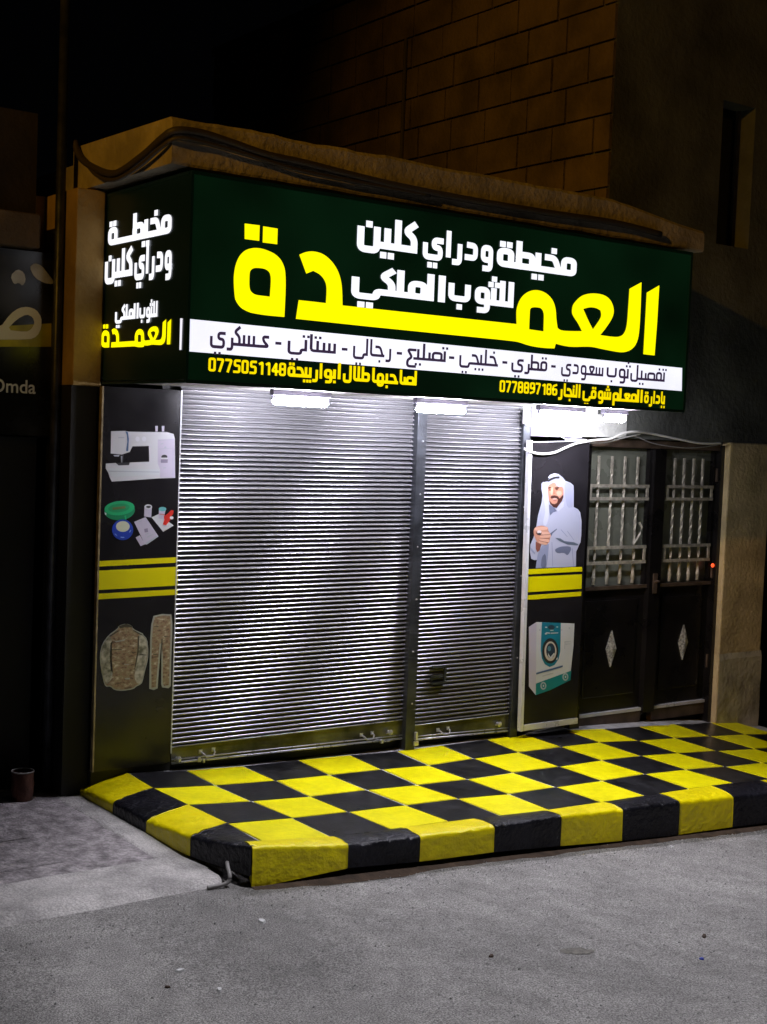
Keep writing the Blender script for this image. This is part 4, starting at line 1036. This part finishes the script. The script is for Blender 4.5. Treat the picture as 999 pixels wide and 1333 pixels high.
cable('wall_cable', wc([(800,572), (825,568), (850,577), (880,582), (905,583), (935,579)], -.02), .004, M_['cable_grey'], 'thin grey wire sagging below the white cable above the door')
cable('hose', [(-.235, -1.64, -.030), (-.262, -1.70, -.040), (-.272, -1.735, -.062), (-.280, -1.74, -.085), (-.300, -1.735, -.098), (-.345, -1.725, -.104), (-.385, -1.72, -.106)], .010, M_['cable_grey'], 'grey hose end poking out beneath the black kerb block at the left corner', 'hose')
mb = MB().box((3.43, -.10, 2.088), (3.60, -.04, 2.108)); tag(build('conduit_clip', mb, M_['alu'], bevel=.004), 'small white plastic strip under the white board where the cables cross', 'cable clip')

# ------------------------------------------------------------------ neighbour on the left
nb = thing('neighbouring_shopfront', (-1.6, .4, -.1), 'dark shopfront with black sign left of the tailor shop', 'shopfront')
M_['darkwall'] = mat('dark_brown_wall', (.030, .024, .018), .95, 0, .4, 4, .8, 30)  # one dark brown base over the whole wall
bx('wall', (-8, .42, -.3), (-.475, .60, 3.88), M_['darkwall'], nb)
bx('doorway_dark', (-6, .36, -.2), (-.40, .415, 1.99), M_['blackmatte'], nb)  # flat black sheet painted in for the darkness of the doorway
bx('stone_ledge', (-6, .22, 3.075), (-.52, .55, 3.27), M_['brick'], nb, bevel=.01)
bx('corner_recess', (-.46, .36, -.2), (-.387, .499, 3.04), M_['blackmatte'], nb)
ns = thing('neighbour_sign', (-1.7, .28, 2.0), 'black neighbouring sign with a cream Arabic letter and the end of the word Omda', 'sign')
NV = .30
bx('board', (-4, NV, 2.0), (-.405, NV+.05, 3.065), M_['neigh'], ns)
def nbmat():
    m_ = mat('neighbour_band_print', (.02, .02, .02), .3); nt = m_.node_tree; b = nt.nodes['Principled BSDF']
    return m_
zN = zoomer(0, 260, .2251)
za, zb2 = at(30, 425, 1, NV).z, at(30, 452, 1, NV).z
fpoly('yellow_band', zN([(-60,735),(298,715),(297,850),(-60,850)]), [], M_['neighyellow'], axis=1, val=NV, parent=ns, lay=-.002)
fpoly('cream_letter', zN(smooth2([(-120,808),(-120,740),(0,740),(60,660),(110,625),(160,618),(210,635),(240,680),(240,740),(215,790),(170,810)])), [zN(smooth2([(38,752),(100,690),(155,662),(190,680),(200,715),(180,750),(150,765)]))], M_['neighletter'], axis=1, val=NV, parent=ns)
M_['neighblur'] = mat('neighbour_grey_highlight', (.42, .46, .48), .45, 0, .5, 8)  # blurry highlights on the board, painted as flat grey patches
for q in ([(60,440),(100,400),(140,420),(150,470),(130,500),(110,480),(80,490)], [(170,390),(200,365),(240,380),(280,430),(310,470),(305,490),(250,480),(200,450)]):
    fpoly('grey_highlight', zN(smooth2(q)), [], M_['neighblur'], axis=1, val=NV, parent=ns)
tx = bpy.data.curves.new('omda', 'FONT'); tx.body = 'Omda'; tx.size = 1; tx.offset = .012
to = bpy.data.objects.new('omda', tx); col.objects.link(to)
bpy.context.view_layer.update()
dg = bpy.context.evaluated_depsgraph_get(); tm = bpy.data.meshes.new_from_object(to.evaluated_get(dg))
bpy.data.objects.remove(to)
vx = [v.co.x for v in tm.vertices]; hx = max(v.co.y for v in tm.vertices)
pR = at(46.3, 512.5, 1, NV); pL = at(-12, 509, 1, NV); hh = at(46, 495, 1, NV).z-at(46, 512, 1, NV).z
kx = (pR.x-pL.x)/(max(vx)-min(vx))
mb = MB(); mb.v = [Vector((pL.x+(v.co.x-min(vx))*kx, NV-.003, pR.z+v.co.y*kx*1.02)) for v in tm.vertices]; mb.f = [tuple(p.vertices) for p in tm.polygons]
build('latin_lettering', mb, M_['neighblur2'] if 'neighblur2' in M_ else mat('neighbour_pale_letters', (.75, .78, .74), .5), ns)
mb = MB().tube([(-.415, .20, -.1), (-.415, .20, 4.9)], .028, 10); tag(build('drain_pipe', mb, M_['guide'], smooth=True), 'thin vertical pipe rising beside the black neighbouring sign', 'pipe')
t = thing('tin_bucket', (-.60, .10, -.10), 'rusty reddish tin standing in the dark doorway on the left', 'bucket')
build('body', MB().tube([(-.60, .10, -.098), (-.60, .10, .0), (-.60, .10, .07)], .06, 16, rs=[.06, .064, .062], cap=False), M_['rust'], t, smooth=True)
build('rim', MB().tube([(-.60+.063*math.cos(k*math.pi/8), .10+.063*math.sin(k*math.pi/8), .07) for k in range(17)], .004, 6, cap=False), M_['cable_grey'], t)

# ------------------------------------------------------------------ litter and gravel on the street
def chip(name, px, size, m, label, cat='litter', group=None, long=1.6):
    P = at(*px, 2, -.14); 
    for _ in range(4): P = at(*px, 2, road_s(P.x, P.y)+.004)
    a = random.uniform(0, 3.1); mb = MB(); n = 7; h = size*.35
    pts = [(math.cos(2*math.pi*k/n)*size*long*random.uniform(.7, 1.1), math.sin(2*math.pi*k/n)*size*random.uniform(.6, 1.1)) for k in range(n)]
    pts = [(x*math.cos(a)-y*math.sin(a), x*math.sin(a)+y*math.cos(a)) for x, y in pts]
    mb.v = [P+Vector((x, y, -.006)) for x, y in pts]+[P+Vector((x*.75, y*.75, h*random.uniform(.5, 1))) for x, y in pts]
    mb.f = [tuple(range(n, 2*n))]+[(k, (k+1) % n, n+(k+1) % n, n+k) for k in range(n)]
    return tag(build(name, mb, m), label, cat, group)
wp = mat('crumpled_paper', (.6, .6, .6), .7); bp_ = mat('blue_plastic', (.02, .04, .40), .3)
chip('paper_scrap', (235,1263), .016, wp, 'white paper scrap lying farthest left on the street')
chip('paper_scrap', (286,1288), .015, wp, 'small white paper scrap nearest the bottom of the photograph')
chip('paper_scrap', (341,1199), .018, wp, 'pale scrap on the street below the yellow corner kerb block')
chip('bottle_cap', (914,1248), .013, bp_, 'small blue plastic cap on the street at the right', 'cap', long=1.1)
chip('dark_pebble', (218,1284), .010, M_['dirt'], 'small dark pebble between the two white paper scraps', 'pebble')
chip('dark_pebble', (640,1244), .012, M_['dirt'], 'small dark pebble in the middle of the street', 'pebble')
chip('dark_pebble', (917,1218), .014, M_['dirt'], 'dark pebble just above the blue cap on the street', 'pebble', long=2)
chip('paper_scrap', (875,1102), .012, wp, 'tiny white scrap near the kerb at the right', 'litter')
chip('paper_scrap', (84,1034), .014, wp, 'white scrap lying at the back edge of the forecourt', 'litter')
# stain
P0 = at(750, 1238, 2, -.14)
for _ in range(4): P0 = at(750, 1238, 2, road_z(P0.x, P0.y))
mb = MB(); n = 22; mb.v = []
for k in range(n):
    an = 2*math.pi*k/n; rr = 1+.35*noise.noise(Vector((math.cos(an)*1.7, math.sin(an)*1.7, 4)))
    rr += .3*noise.noise(Vector((an*2.2, 3, 4))); x = P0.x+.075*rr*math.cos(an)+.02*math.sin(an); y = P0.y+.035*rr*math.sin(an)-.03*math.cos(an); mb.v.append(Vector((x, y, road_s(x, y)+.0025)))
mb.v.append(Vector((P0.x, P0.y, road_s(P0.x, P0.y)+.003))); mb.f = [(k, (k+1) % n, n) for k in range(n)]
tag(build('stain', mb, mat('oil_stain', (.17, .16, .14), .85, 0, .3, 40, .8, 150)), 'dark damp stain in the middle of the asphalt', kind='structure')
# gravel: loose chips nobody could count
random.seed(11); mb = MB()
for k in range(3600):
    x = random.uniform(-2.2, 5.5); y = random.uniform(-4.6, -1.78) if k < 2600 else -1.86-abs(random.gauss(0, .10))
    if x < -.25 and y > -1.75: continue
    s = random.uniform(.0028, .0088)*(1.5 if random.random() < .05 else 1); z = road_z(x, y)+.010*noise.noise(Vector((x*1.1, y*1.1, 0)))+.004*noise.noise(Vector((x*5, y*5, 3)))
    a = random.uniform(0, 6); n = len(mb.v)
    for c in range(4): mb.v.append(Vector((x+s*math.cos(a+c*1.57)*random.uniform(.6, 1.4), y+s*math.sin(a+c*1.57)*random.uniform(.6, 1.2), z-.001)))
    mb.v.append(Vector((x, y, z+s*.9)))
    mb.f += [(n, n+1, n+4), (n+1, n+2, n+4), (n+2, n+3, n+4), (n+3, n, n+4)]
tag(build('gravel', mb, mat('loose_grit', (.36, .35, .34), .9, 0, .6, 60)), 'fine loose grit scattered over the street', kind='stuff')
